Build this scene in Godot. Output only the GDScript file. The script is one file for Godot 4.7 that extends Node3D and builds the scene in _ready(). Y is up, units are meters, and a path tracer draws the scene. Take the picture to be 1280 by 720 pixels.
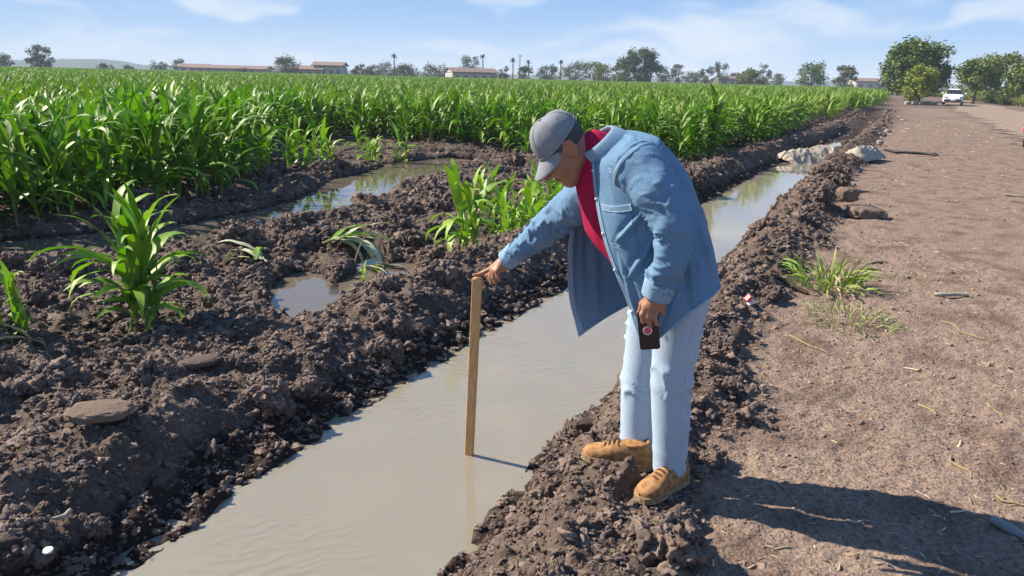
extends Node3D
# A man measures the water in an irrigation ditch between a corn field and a dirt track.
# World: y up, metres; the dirt track lies at y = 0, the ditch runs away to the right-rear.

const WATER := -0.18
const PUDDLE := -0.10
var rng := RandomNumberGenerator.new()
var used := {}
var M := {}
var n_big := FastNoiseLite.new()
var n_mid := FastNoiseLite.new()
var n_cell_a := FastNoiseLite.new()
var n_cell_b := FastNoiseLite.new()
var n_cell_c := FastNoiseLite.new()
var n_fine := FastNoiseLite.new()
var n3 := FastNoiseLite.new()

# ---------------------------------------------------------------- mesh helpers
class MB:
	var v := PackedVector3Array()
	var n := PackedVector3Array()
	var uv := PackedVector2Array()
	var c := PackedColorArray()
	var i := PackedInt32Array()
	func tri(a: int, b: int, d: int) -> void:
		i.append(a); i.append(b); i.append(d)
	func quad(a: int, b: int, d: int, e: int) -> void:
		i.append(a); i.append(b); i.append(d)
		i.append(a); i.append(d); i.append(e)
	func smooth() -> void:
		n.resize(v.size())
		n.fill(Vector3.ZERO)
		for k in range(0, i.size(), 3):
			var a := v[i[k]]
			var f := (v[i[k + 2]] - a).cross(v[i[k + 1]] - a)
			n[i[k]] += f; n[i[k + 1]] += f; n[i[k + 2]] += f
		for k in n.size():
			n[k] = n[k].normalized() if n[k].length_squared() > 1e-20 else Vector3.UP
	func mesh(calc := true) -> ArrayMesh:
		if calc:
			smooth()
		var arr := []
		arr.resize(Mesh.ARRAY_MAX)
		arr[Mesh.ARRAY_VERTEX] = v
		arr[Mesh.ARRAY_NORMAL] = n
		arr[Mesh.ARRAY_INDEX] = i
		if uv.size() == v.size():
			arr[Mesh.ARRAY_TEX_UV] = uv
		if c.size() == v.size():
			arr[Mesh.ARRAY_COLOR] = c
		var m := ArrayMesh.new()
		m.add_surface_from_arrays(Mesh.PRIMITIVE_TRIANGLES, arr)
		return m
	func add(o: MB, t: Transform3D, tint := Color.WHITE) -> void:
		var base := v.size()
		for k in o.v.size():
			v.append(t * o.v[k])
			if o.n.size() == o.v.size():
				n.append((t.basis * o.n[k]).normalized())
			if o.c.size() == o.v.size():
				c.append(o.c[k] * tint)
			if o.uv.size() == o.v.size():
				uv.append(o.uv[k])
		for k in o.i:
			i.append(base + k)
	# a grid of rows x cols points already appended from `base`
	func weave(base: int, rows: int, cols: int, closed := false) -> void:
		for r in rows - 1:
			for q in (cols if closed else cols - 1):
				var q2 := (q + 1) % cols
				quad(base + r * cols + q, base + (r + 1) * cols + q, base + (r + 1) * cols + q2, base + r * cols + q2)
	func tube(path: PackedVector3Array, radii: PackedFloat32Array, sides := 8, caps := true) -> void:
		var base := v.size()
		var up := Vector3.UP
		var d0 := (path[1] - path[0]).normalized()
		if absf(d0.dot(up)) > 0.9:
			up = Vector3.RIGHT
		for k in path.size():
			var d: Vector3 = (path[mini(k + 1, path.size() - 1)] - path[maxi(k - 1, 0)]).normalized()
			var s := d.cross(up).normalized()
			up = s.cross(d).normalized()
			for q in sides:
				var a := TAU * q / sides
				v.append(path[k] + (s * cos(a) + up * sin(a)) * radii[k])
		weave(base, path.size(), sides, true)
		if caps:
			v.append(path[0]); v.append(path[path.size() - 1])
			var last := base + (path.size() - 1) * sides
			for q in sides:
				tri(v.size() - 2, base + q, base + (q + 1) % sides)
				tri(v.size() - 1, last + (q + 1) % sides, last + q)
	func box(s: Vector3, t := Transform3D()) -> void:
		var e := minf(s.x, minf(s.y, s.z)) * 0.12
		var h := s / 2
		# bevelled box: three bands per axis built as a convex hull of 24 points
		for ax in 3:
			for sg in [-1.0, 1.0]:
				var b := v.size()
				for q: Vector2 in [Vector2(-1, -1), Vector2(1, -1), Vector2(1, 1), Vector2(-1, 1)]:
					var p := Vector3.ZERO
					p[ax] = sg * h[ax]
					p[(ax + 1) % 3] = q.x * (h[(ax + 1) % 3] - e)
					p[(ax + 2) % 3] = q.y * (h[(ax + 2) % 3] - e)
					v.append(t * p)
				if sg > 0:
					quad(b, b + 3, b + 2, b + 1)
				else:
					quad(b, b + 1, b + 2, b + 3)
		for ax in 3:
			var a1 := (ax + 1) % 3
			var a2 := (ax + 2) % 3
			for s1 in [-1.0, 1.0]:
				for s2 in [-1.0, 1.0]:
					var b := v.size()
					for k: Vector2 in [Vector2(-1, 0), Vector2(1, 0), Vector2(1, 1), Vector2(-1, 1)]:
						var p := Vector3.ZERO
						p[ax] = k.x * (h[ax] - e)
						p[a1] = s1 * (h[a1] - (e if k.y > 0.5 else 0.0))
						p[a2] = s2 * (h[a2] - (0.0 if k.y > 0.5 else e))
						v.append(t * p)
					if s1 * s2 > 0:
						quad(b, b + 3, b + 2, b + 1)
					else:
						quad(b, b + 1, b + 2, b + 3)
		for sx in [-1.0, 1.0]:
			for sy in [-1.0, 1.0]:
				for sz in [-1.0, 1.0]:
					var b := v.size()
					v.append(t * Vector3(sx * h.x, sy * (h.y - e), sz * (h.z - e)))
					v.append(t * Vector3(sx * (h.x - e), sy * h.y, sz * (h.z - e)))
					v.append(t * Vector3(sx * (h.x - e), sy * (h.y - e), sz * h.z))
					if sx * sy * sz > 0:
						tri(b, b + 2, b + 1)
					else:
						tri(b, b + 1, b + 2)
	# outline in the xz plane (counter-clockwise seen from above), pushed up from y0 to y1
	func prism(pts: PackedVector2Array, y0: float, y1: float, t := Transform3D()) -> void:
		var ids := Geometry2D.triangulate_polygon(pts)
		for top in [false, true]:
			var b := v.size()
			for p in pts:
				v.append(t * Vector3(p.x, y1 if top else y0, p.y))
			for k in range(0, ids.size(), 3):
				tri(b + ids[k], b + ids[k + (1 if top else 2)], b + ids[k + (2 if top else 1)])
		for k in pts.size():
			var a := pts[k]
			var d := pts[(k + 1) % pts.size()]
			var b := v.size()
			v.append(t * Vector3(a.x, y0, a.y)); v.append(t * Vector3(d.x, y0, d.y))
			v.append(t * Vector3(d.x, y1, d.y)); v.append(t * Vector3(a.x, y1, a.y))
			quad(b, b + 1, b + 2, b + 3)
	func flat() -> ArrayMesh:   # every triangle with a normal of its own
		var o := MB.new()
		for k in range(0, i.size(), 3):
			for q in 3:
				o.v.append(v[i[k + q]])
				if c.size() == v.size():
					o.c.append(c[i[k + q]])
			o.tri(k, k + 1, k + 2)
		return o.mesh()

func numbered(called: String) -> String:
	var k: int = used.get(called, 0)
	used[called] = k + 1
	return called if k == 0 else "%s_%03d" % [called, k]

func tag(o: Node, label := "", category := "", group := "", kind := "") -> Node:
	if label: o.set_meta("label", label)
	if category: o.set_meta("category", category)
	if group: o.set_meta("group", group)
	if kind: o.set_meta("kind", kind)
	return o

func obj(called: String, m: Mesh, mat: Material, parent: Node = null, t := Transform3D()) -> MeshInstance3D:
	var o := MeshInstance3D.new()
	o.name = called if parent else numbered(called)
	o.mesh = m
	o.material_override = mat
	o.transform = t
	(parent if parent else self).add_child(o, true)
	return o

func thing(called: String, at: Vector3, label: String, category: String, group := "") -> Node3D:
	var o := Node3D.new()
	o.name = numbered(called)
	o.position = at
	add_child(o, true)
	tag(o, label, category, group)
	return o

func scatter(called: String, m: Mesh, mat: Material, xf: Array, cols: Array, label: String, category: String) -> void:
	if xf.is_empty():
		return
	var mm := MultiMesh.new()
	mm.transform_format = MultiMesh.TRANSFORM_3D
	mm.use_colors = not cols.is_empty()
	mm.mesh = m
	mm.instance_count = xf.size()
	for k in xf.size():
		mm.set_instance_transform(k, xf[k])
		if not cols.is_empty():
			mm.set_instance_color(k, cols[k])
	var o := MultiMeshInstance3D.new()
	o.multimesh = mm
	o.material_override = mat
	o.name = numbered(called)
	add_child(o, true)
	tag(o, label, category, "", "stuff")

func lin(r: float, g: float, b: float) -> Color:      # real-world base colour -> the sRGB value materials take
	return Color(r, g, b).linear_to_srgb()

func noise(kind: int, freq: float, octaves := 1, sd := 1) -> FastNoiseLite:
	var f := FastNoiseLite.new()
	f.noise_type = kind
	f.frequency = freq
	f.seed = sd
	f.fractal_type = FastNoiseLite.FRACTAL_FBM if octaves > 1 else FastNoiseLite.FRACTAL_NONE
	f.fractal_octaves = octaves
	return f

func ntex(freq: float, octaves: int, sd: int, stops: Array, normal := 0.0, size := 512, kind := FastNoiseLite.TYPE_SIMPLEX_SMOOTH) -> NoiseTexture2D:
	var t := NoiseTexture2D.new()
	t.width = size
	t.height = size
	t.seamless = true
	t.noise = noise(kind, freq, octaves, sd)
	if normal > 0.0:
		t.as_normal_map = true
		t.bump_strength = normal
	elif stops:
		var g := Gradient.new()
		g.offsets = PackedFloat32Array(stops.map(func(s): return s[0]))
		g.colors = PackedColorArray(stops.map(func(s): return s[1]))
		t.color_ramp = g
	return t

func mat(called: String, col: Color, rough := 0.8, spec := 0.5) -> StandardMaterial3D:
	var m := StandardMaterial3D.new()
	m.resource_name = called
	m.albedo_color = col
	m.roughness = rough
	m.metallic_specular = spec
	M[called] = m
	return m

func tri_tex(m: StandardMaterial3D, scale: float, albedo: Texture2D, normal: Texture2D = null, strength := 1.0, world := true) -> void:
	m.uv1_triplanar = true
	m.uv1_world_triplanar = world
	m.uv1_scale = Vector3.ONE * scale
	m.albedo_texture = albedo
	if normal:
		m.normal_enabled = true
		m.normal_texture = normal
		m.normal_scale = strength

# ---------------------------------------------------------------- the lie of the land
const EDGE_L := [[3.0, -3.6], [0.0, -2.35], [-2.18, -1.49], [-2.36, -1.40], [-3.13, -1.16], [-3.75, -0.87], [-4.94, -0.30], [-6.32, 0.43], [-8.10, 1.25], [-10.91, 2.65], [-14.95, 4.77], [-18.71, 6.83], [-24.98, 10.49], [-35.44, 16.09], [-48.21, 22.44], [-60.0, 28.0]]
const EDGE_R := [[3.0, -2.6], [0.0, -1.35], [-2.18, -0.36], [-2.42, -0.23], [-3.04, 0.02], [-3.54, 0.27], [-4.29, 0.67], [-7.53, 2.17], [-13.02, 4.82], [-18.94, 7.82], [-25.18, 11.16], [-35.74, 16.87], [-51.39, 24.55], [-60.0, 28.9]]
const EDGE_B := [[3.0, -1.9], [0.0, -0.35], [-2.0, 0.64], [-2.2, 0.75], [-2.6, 0.85], [-3.14, 1.15], [-4.3, 1.6], [-6.28, 2.6], [-11.04, 5.0], [-20.92, 10.05], [-39.28, 19.6], [-51.69, 25.8], [-60.0, 30.0]]
const FURROW := [Vector3(-5.2, -6.6, 0.3), Vector3(-4.1, -7.55, 0.32), Vector3(-3.35, -8.25, 0.30), Vector3(-2.75, -9.35, 0.32), Vector3(-2.5, -10.9, 0.28), Vector3(-2.45, -12.3, 0.42), Vector3(-2.05, -13.6, 0.42), Vector3(-1.75, -15.0, 0.45), Vector3(-1.0, -16.2, 0.3)]
# puddles: x, z, half sizes, turn
const PUDDLES := [[-1.70, -5.75, 0.20, 0.62, 0.22], [-1.15, -6.30, 0.26, 0.50, -0.2], [-1.38, -6.95, 0.13, 0.40, 0.15], [0.42, -9.0, 0.42, 0.95, -0.3], [-0.55, -7.85, 0.25, 0.3, 0.2], [-3.6, -15.1, 0.75, 0.5, 0.0], [-1.6, -17.3, 2.2, 0.32, 0.12], [0.35, -8.3, 0.18, 0.3, 0.0]]

func look(t: Array, z: float) -> float:
	if z >= t[0][0]:
		return t[0][1]
	for k in range(1, t.size()):
		if z >= t[k][0]:
			return lerpf(t[k - 1][1], t[k][1], (z - t[k - 1][0]) / (t[k][0] - t[k - 1][0]))
	return t[t.size() - 1][1]

func seg_dist(p: Vector2, a: Vector2, b: Vector2) -> Vector2:   # distance, share along
	var d := b - a
	var h := clampf((p - a).dot(d) / d.length_squared(), 0.0, 1.0)
	return Vector2(p.distance_to(a + d * h), h)

# x: height of the shaped ground without crumbs; y: how cloddy it is; z: how dry; w: distance right of the water edge
func lay(x: float, z: float) -> Vector4:
	if z < -62.0 or x < -16.0 or x > 60.0:
		return Vector4(0.0, 0.06, 0.6, 9.0)
	var xl := look(EDGE_L, z)
	var xr := look(EDGE_R, z)
	var xb := look(EDGE_B, z)
	var far := clampf((-z - 4.0) / 8.0, 0.0, 1.0)
	var wob := n_mid.get_noise_2d(x * 1.3, z * 1.3) * 0.05
	xl += wob
	xr += wob * 0.8
	if x > xr:
		var s := (x - xr) / (xb - xr)
		var b := n_big.get_noise_2d(x * 0.9, z * 0.9)
		var crest := 0.10 + far * 0.10 + b * 0.09
		var fade := smoothstep(-46.0, -60.0, z)
		crest *= 1.0 - fade
		var edge := 1.0 + b * 0.22
		var h := lerpf(WATER - 0.004, crest, smoothstep(0.0, 0.5, s))
		h = lerpf(h, 0.0, smoothstep(0.52, edge, s))
		var road := smoothstep(edge - 0.25, edge + 0.12, s)
		return Vector4(h, lerpf(1.0, 0.11, road), road, x - xr)
	if x > xl:
		var u := (x - xl) / (xr - xl) * 2.0 - 1.0
		return Vector4(WATER - 0.24 * (1.0 - u * u) * (1.0 - smoothstep(-17.5, -26.0, z)) + 0.02 * smoothstep(-19.0, -26.0, z), 0.25, 0.0, -1.0)
	var d := (xl - x) * 0.88
	var b2 := n_big.get_noise_2d(x * 0.8 + 40.0, z * 0.8)
	var bank := 0.07 + far * 0.10 + b2 * 0.10
	var h2 := lerpf(WATER - 0.004, bank, smoothstep(0.0, 0.55, d))
	var level := -0.02 + b2 * 0.07 + n_mid.get_noise_2d(x * 0.7, z * 0.7 + 9.0) * 0.06
	h2 = lerpf(h2, level, smoothstep(0.55, 1.3, d))
	var clod := 1.0
	# the second, silted furrow with its thrown-up banks
	var p := Vector2(x, z)
	if z < -5.0 and z > -18.0 and x > -7.0 and x < 1.0:
		var best := 9.0
		var half := 0.3
		for k in FURROW.size() - 1:
			var q := seg_dist(p, Vector2(FURROW[k].x, FURROW[k].y), Vector2(FURROW[k + 1].x, FURROW[k + 1].y))
			if q.x < best:
				best = q.x
				half = lerpf(FURROW[k].z, FURROW[k + 1].z, q.y)
		best += wob
		h2 += 0.05 * smoothstep(half + 0.75, half + 0.3, best)
		h2 = lerpf(h2, PUDDLE - 0.13, smoothstep(half + 0.50, half + 0.05, best))
		clod = lerpf(clod, 0.25, smoothstep(half + 0.25, half + 0.0, best))
	for q in PUDDLES:
		var l: Vector2 = Vector2(x - q[0], z - q[1]).rotated(q[4])
		var e: float = Vector2(l.x / q[2], l.y / q[3]).length() + wob * 4.0
		if e < 1.8:
			h2 = lerpf(h2, PUDDLE - 0.10, smoothstep(1.6, 0.95, e))
			clod = lerpf(clod, 0.18, smoothstep(1.45, 0.95, e))
	var field := smoothstep(-13.0, -17.0, z)
	clod = lerpf(clod, 0.55, field)
	return Vector4(h2, clod, 0.0, -1.0)

var lumps: Array = []   # [mesh, transform] of every large lump: crumbs stick to them
var feet: Array = []    # where the man stands: position, radius, height

func height(x: float, z: float, crumbs := true) -> float:
	var g := lay(x, z)
	var h := g.x
	if crumbs:
		var a := n_cell_a.get_noise_2d(x, z)           # cells: -1 at a centre
		var b := n_cell_b.get_noise_2d(x + a * 0.03, z)
		var r := g.y
		var lump := n_mid.get_noise_2d(x * 3.1, z * 3.1)
		var bump := (-a - 0.45) * 0.085 * (0.55 + 0.9 * maxf(lump, -0.3)) + (-b - 0.45) * 0.034 + n_fine.get_noise_2d(x, z) * 0.012
		if absf(x) < 6.0 and z > -9.0:
			bump += (-n_cell_c.get_noise_2d(x, z) - 0.45) * 0.013
		h += (bump + lump * 0.045) * r * r if r < 0.3 else (bump + lump * 0.045) * r
		if r < 0.3:
			h += n_fine.get_noise_2d(x * 0.6, z * 0.6) * 0.010 + n_mid.get_noise_2d(x * 1.5, z * 1.5) * 0.014 + maxf(n_mid.get_noise_2d(x * 2.0 + z * 1.2, z * 6.0 - x * 3.0), 0.0) * 0.014
	for f in feet:
		var d: float = Vector2(x - f[0].x, z - f[0].z).length() / f[1]
		if d < 1.6:
			h = lerpf(h, f[0].y, smoothstep(1.5, 0.9, d))
	return h

func ground_lines() -> Array:
	var zs := PackedFloat32Array()
	var z := 4.0
	while z > -1.5:
		zs.append(z); z -= 0.12
	while z > -1400.0:
		zs.append(z)
		var d := -z
		z -= 0.016 if d < 3.4 else (d * 0.0047 if d < 32.0 else d * 0.05)
	var xs := PackedFloat32Array()
	var x := -5.6
	var left: Array = []
	var step := 0.05
	while x > -1400.0:
		left.append(x)
		if x > -13.0:
			step = 0.065
		else:
			step *= 1.13
		x -= step
	left.reverse()
	xs.append_array(PackedFloat32Array(left))
	x = -5.6
	while x < 4.6:
		x += 0.021
		xs.append(x)
	step = 0.045
	while x < 1400.0:
		if x > 12.0:
			step *= 1.1
		x += step
		xs.append(x)
	return [xs, zs]

func build_ground() -> void:
	var l := ground_lines()
	var xs: PackedFloat32Array = l[0]
	var zs: PackedFloat32Array = l[1]
	var nx := xs.size()
	var nz := zs.size()
	var m := MB.new()
	m.v.resize(nx * nz)
	m.n.resize(nx * nz)
	m.c.resize(nx * nz)
	var dry := Color(0.305, 0.218, 0.176)
	var damp := Color(0.126, 0.091, 0.077)
	var wet := Color(0.040, 0.027, 0.021)
	var straw := Color(0.30, 0.24, 0.16)
	for r in nz:
		var z := zs[r]
		for q in nx:
			var x := xs[q]
			var k := r * nx + q
			var plain := z > -1.3 or z < -62.0 or x < -16.0 or x > 60.0
			var y := 0.0 if z < -62.0 or x < -16.0 or x > 60.0 else height(x, z, not plain)
			m.v[k] = Vector3(x, y, z)
			var g := lay(x, z)
			var nb := n_big.get_noise_2d(x * 2.2 + 7.0, z * 2.2)
			var nm := n_mid.get_noise_2d(x * 4.0, z * 4.0)
			var t := clampf(g.z + nm * 0.25 * (1.0 - absf(g.z * 2.0 - 1.0)), 0.0, 1.0)
			var col := damp.lerp(dry, t)
			if g.z < 0.5:
				if y < WATER + 0.035 + nm * 0.03 or (g.w < 0.0 and y < PUDDLE + 0.03 + nm * 0.03):
					col = wet
				elif nb > 0.2:
					col = col.lerp(Color(0.185, 0.137, 0.115), minf((nb - 0.2) * 3.0, 1.0))
			else:
				col = col.lerp(Color(0.195, 0.130, 0.104), clampf(nb * 1.6, 0.0, 1.0)).lerp(straw, clampf(nm - 0.15, 0.0, 0.6) * 0.6)
			m.c[k] = col
	for r in nz:
		for q in nx:
			var k := r * nx + q
			var a := m.v[r * nx + mini(q + 1, nx - 1)] - m.v[r * nx + maxi(q - 1, 0)]
			var b := m.v[mini(r + 1, nz - 1) * nx + q] - m.v[maxi(r - 1, 0) * nx + q]
			m.n[k] = a.cross(b).normalized()
	m.i.resize((nx - 1) * (nz - 1) * 6)
	var w := 0
	for r in nz - 1:
		for q in nx - 1:
			var a := r * nx + q
			m.i[w] = a; m.i[w + 1] = a + nx; m.i[w + 2] = a + nx + 1
			m.i[w + 3] = a; m.i[w + 4] = a + nx + 1; m.i[w + 5] = a + 1
			w += 6
	tag(obj("ground", m.mesh(false), M.soil), "dark cloddy soil of the field and brown dirt track", "", "", "structure")
	print("ground %d x %d" % [nx, nz])

func build_water() -> void:
	var m := MB.new()
	var z := 3.0
	var rows := 0
	var cols := 90
	var gust := noise(FastNoiseLite.TYPE_SIMPLEX_SMOOTH, 0.9, 2, 55)
	while z > -20.0:
		for q in cols:
			var x := lerpf(look(EDGE_L, z) - 0.22, look(EDGE_R, z) + 0.22, q / (cols - 1.0))
			var calm := smoothstep(-0.15, 0.45, gust.get_noise_2d(x * 1.1, z * 1.1)) * smoothstep(-8.0, -4.5, z)
			var w := sin(z * 95.0 + x * 22.0 + gust.get_noise_2d(x * 6.0, z * 6.0) * 7.0) + 0.6 * sin(z * 61.0 - x * 31.0 + gust.get_noise_2d(x * 5.0 + 8.0, z * 5.0) * 6.0)
			m.v.append(Vector3(x, WATER + w * (0.00012 + 0.0011 * calm), z))
		rows += 1
		z -= 0.2 if z > -1.6 else (0.014 if z > -6.5 else (0.04 if z > -9.0 else 0.2))
	m.weave(0, rows, cols)
	tag(obj("ditch_water", m.mesh(), M.water), "muddy beige water standing in the irrigation ditch", "", "", "structure")
	m = MB.new()
	z = -20.4
	rows = 0
	while z > -34.0:
		for q in 3:
			m.v.append(Vector3(lerpf(look(EDGE_L, z) - 0.1, look(EDGE_R, z) + 0.1, q / 2.0), WATER + 0.012, z))
		rows += 1
		z -= 0.5
	m.weave(0, rows, 3)
	tag(obj("ditch_water", m.mesh(), M.water), "thin sheet of water in the ditch beyond the pale sack dam", "", "", "structure")
	# the furrow on the left and the puddles between the clods
	m = MB.new()
	var n := FURROW.size()
	for k in n:
		var d := Vector2(FURROW[mini(k + 1, n - 1)].x - FURROW[maxi(k - 1, 0)].x, FURROW[mini(k + 1, n - 1)].y - FURROW[maxi(k - 1, 0)].y).normalized().orthogonal()
		for s in [-1.0, 1.0]:
			m.v.append(Vector3(FURROW[k].x + d.x * s * (FURROW[k].z + 0.34), PUDDLE, FURROW[k].y + d.y * s * (FURROW[k].z + 0.34)))
	m.weave(0, n, 2)
	tag(obj("furrow_water", m.mesh(), M.puddle), "narrow strip of still water in the silted furrow beside the corn", "", "", "structure")
	for q in PUDDLES:
		m = MB.new()
		m.v.append(Vector3.ZERO)
		for k in 24:
			var p: Vector2 = Vector2(cos(TAU * k / 24) * q[2] * 1.45, sin(TAU * k / 24) * q[3] * 1.45).rotated(-q[4])
			m.v.append(Vector3(p.x, 0, p.y))
		for k in 24:
			m.tri(0, 1 + k, 1 + (k + 1) % 24)
		tag(obj("puddle", m.mesh(), M.puddle, null, Transform3D(Basis(), Vector3(q[0], PUDDLE, q[1]))), "still puddle lying between dark soil clods", "", "", "structure")

# ---------------------------------------------------------------- clods
func ico(level: int) -> MB:
	var m := MB.new()
	var t := (1.0 + sqrt(5.0)) / 2.0
	for p: Vector3 in [Vector3(-1, t, 0), Vector3(1, t, 0), Vector3(-1, -t, 0), Vector3(1, -t, 0), Vector3(0, -1, t), Vector3(0, 1, t), Vector3(0, -1, -t), Vector3(0, 1, -t), Vector3(t, 0, -1), Vector3(t, 0, 1), Vector3(-t, 0, -1), Vector3(-t, 0, 1)]:
		m.v.append(p.normalized())
	m.i = PackedInt32Array([0, 5, 11, 0, 1, 5, 0, 7, 1, 0, 10, 7, 0, 11, 10, 1, 9, 5, 5, 4, 11, 11, 2, 10, 10, 6, 7, 7, 8, 1, 3, 4, 9, 3, 2, 4, 3, 6, 2, 3, 8, 6, 3, 9, 8, 4, 5, 9, 2, 11, 4, 6, 10, 2, 8, 7, 6, 9, 1, 8])
	for q in level:
		var mid := {}
		var ni := PackedInt32Array()
		for k in range(0, m.i.size(), 3):
			var e := [0, 0, 0]
			for s in 3:
				var a := m.i[k + s]
				var b := m.i[k + (s + 1) % 3]
				var key := Vector2i(mini(a, b), maxi(a, b))
				if not mid.has(key):
					mid[key] = m.v.size()
					m.v.append(((m.v[a] + m.v[b]) / 2).normalized())
				e[s] = mid[key]
			ni.append_array(PackedInt32Array([m.i[k], e[0], e[2], m.i[k + 1], e[1], e[0], m.i[k + 2], e[2], e[1], e[0], e[1], e[2]]))
		m.i = ni
	return m

func clod_mesh(level: int, sd: int, flat_ := 0.75, rough := 0.35, facet := false) -> ArrayMesh:
	var m := ico(level)
	var f := noise(FastNoiseLite.TYPE_CELLULAR, 0.9, 1, sd)
	f.cellular_return_type = FastNoiseLite.RETURN_DISTANCE
	var g := noise(FastNoiseLite.TYPE_SIMPLEX, 1.1, 3, sd + 50)
	var chip := noise(FastNoiseLite.TYPE_CELLULAR, 5.5, 1, sd + 90)
	chip.cellular_return_type = FastNoiseLite.RETURN_DISTANCE
	for k in m.v.size():
		var p := m.v[k]
		var o := p + Vector3.ONE * sd * 3.7
		p *= 1.0 - rough * (f.get_noise_3dv(o) + 0.55) + g.get_noise_3dv(o * 1.3) * rough * 1.1 - ((chip.get_noise_3dv(o) + 0.5) * 0.24 if level > 2 else 0.0)
		p.y *= flat_
		m.v[k] = p
	return m.flat() if facet else m.mesh()

func soil_tint(r: RandomNumberGenerator, dry := 0.0) -> Color:
	var k := r.randf_range(0.7, 1.35)
	var c := Color(0.140, 0.102, 0.087).lerp(Color(0.215, 0.155, 0.120), clampf(dry + r.randf_range(-0.1, 0.25), 0.0, 1.0))
	return Color(c.r * k, c.g * k, c.b * k)

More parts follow.
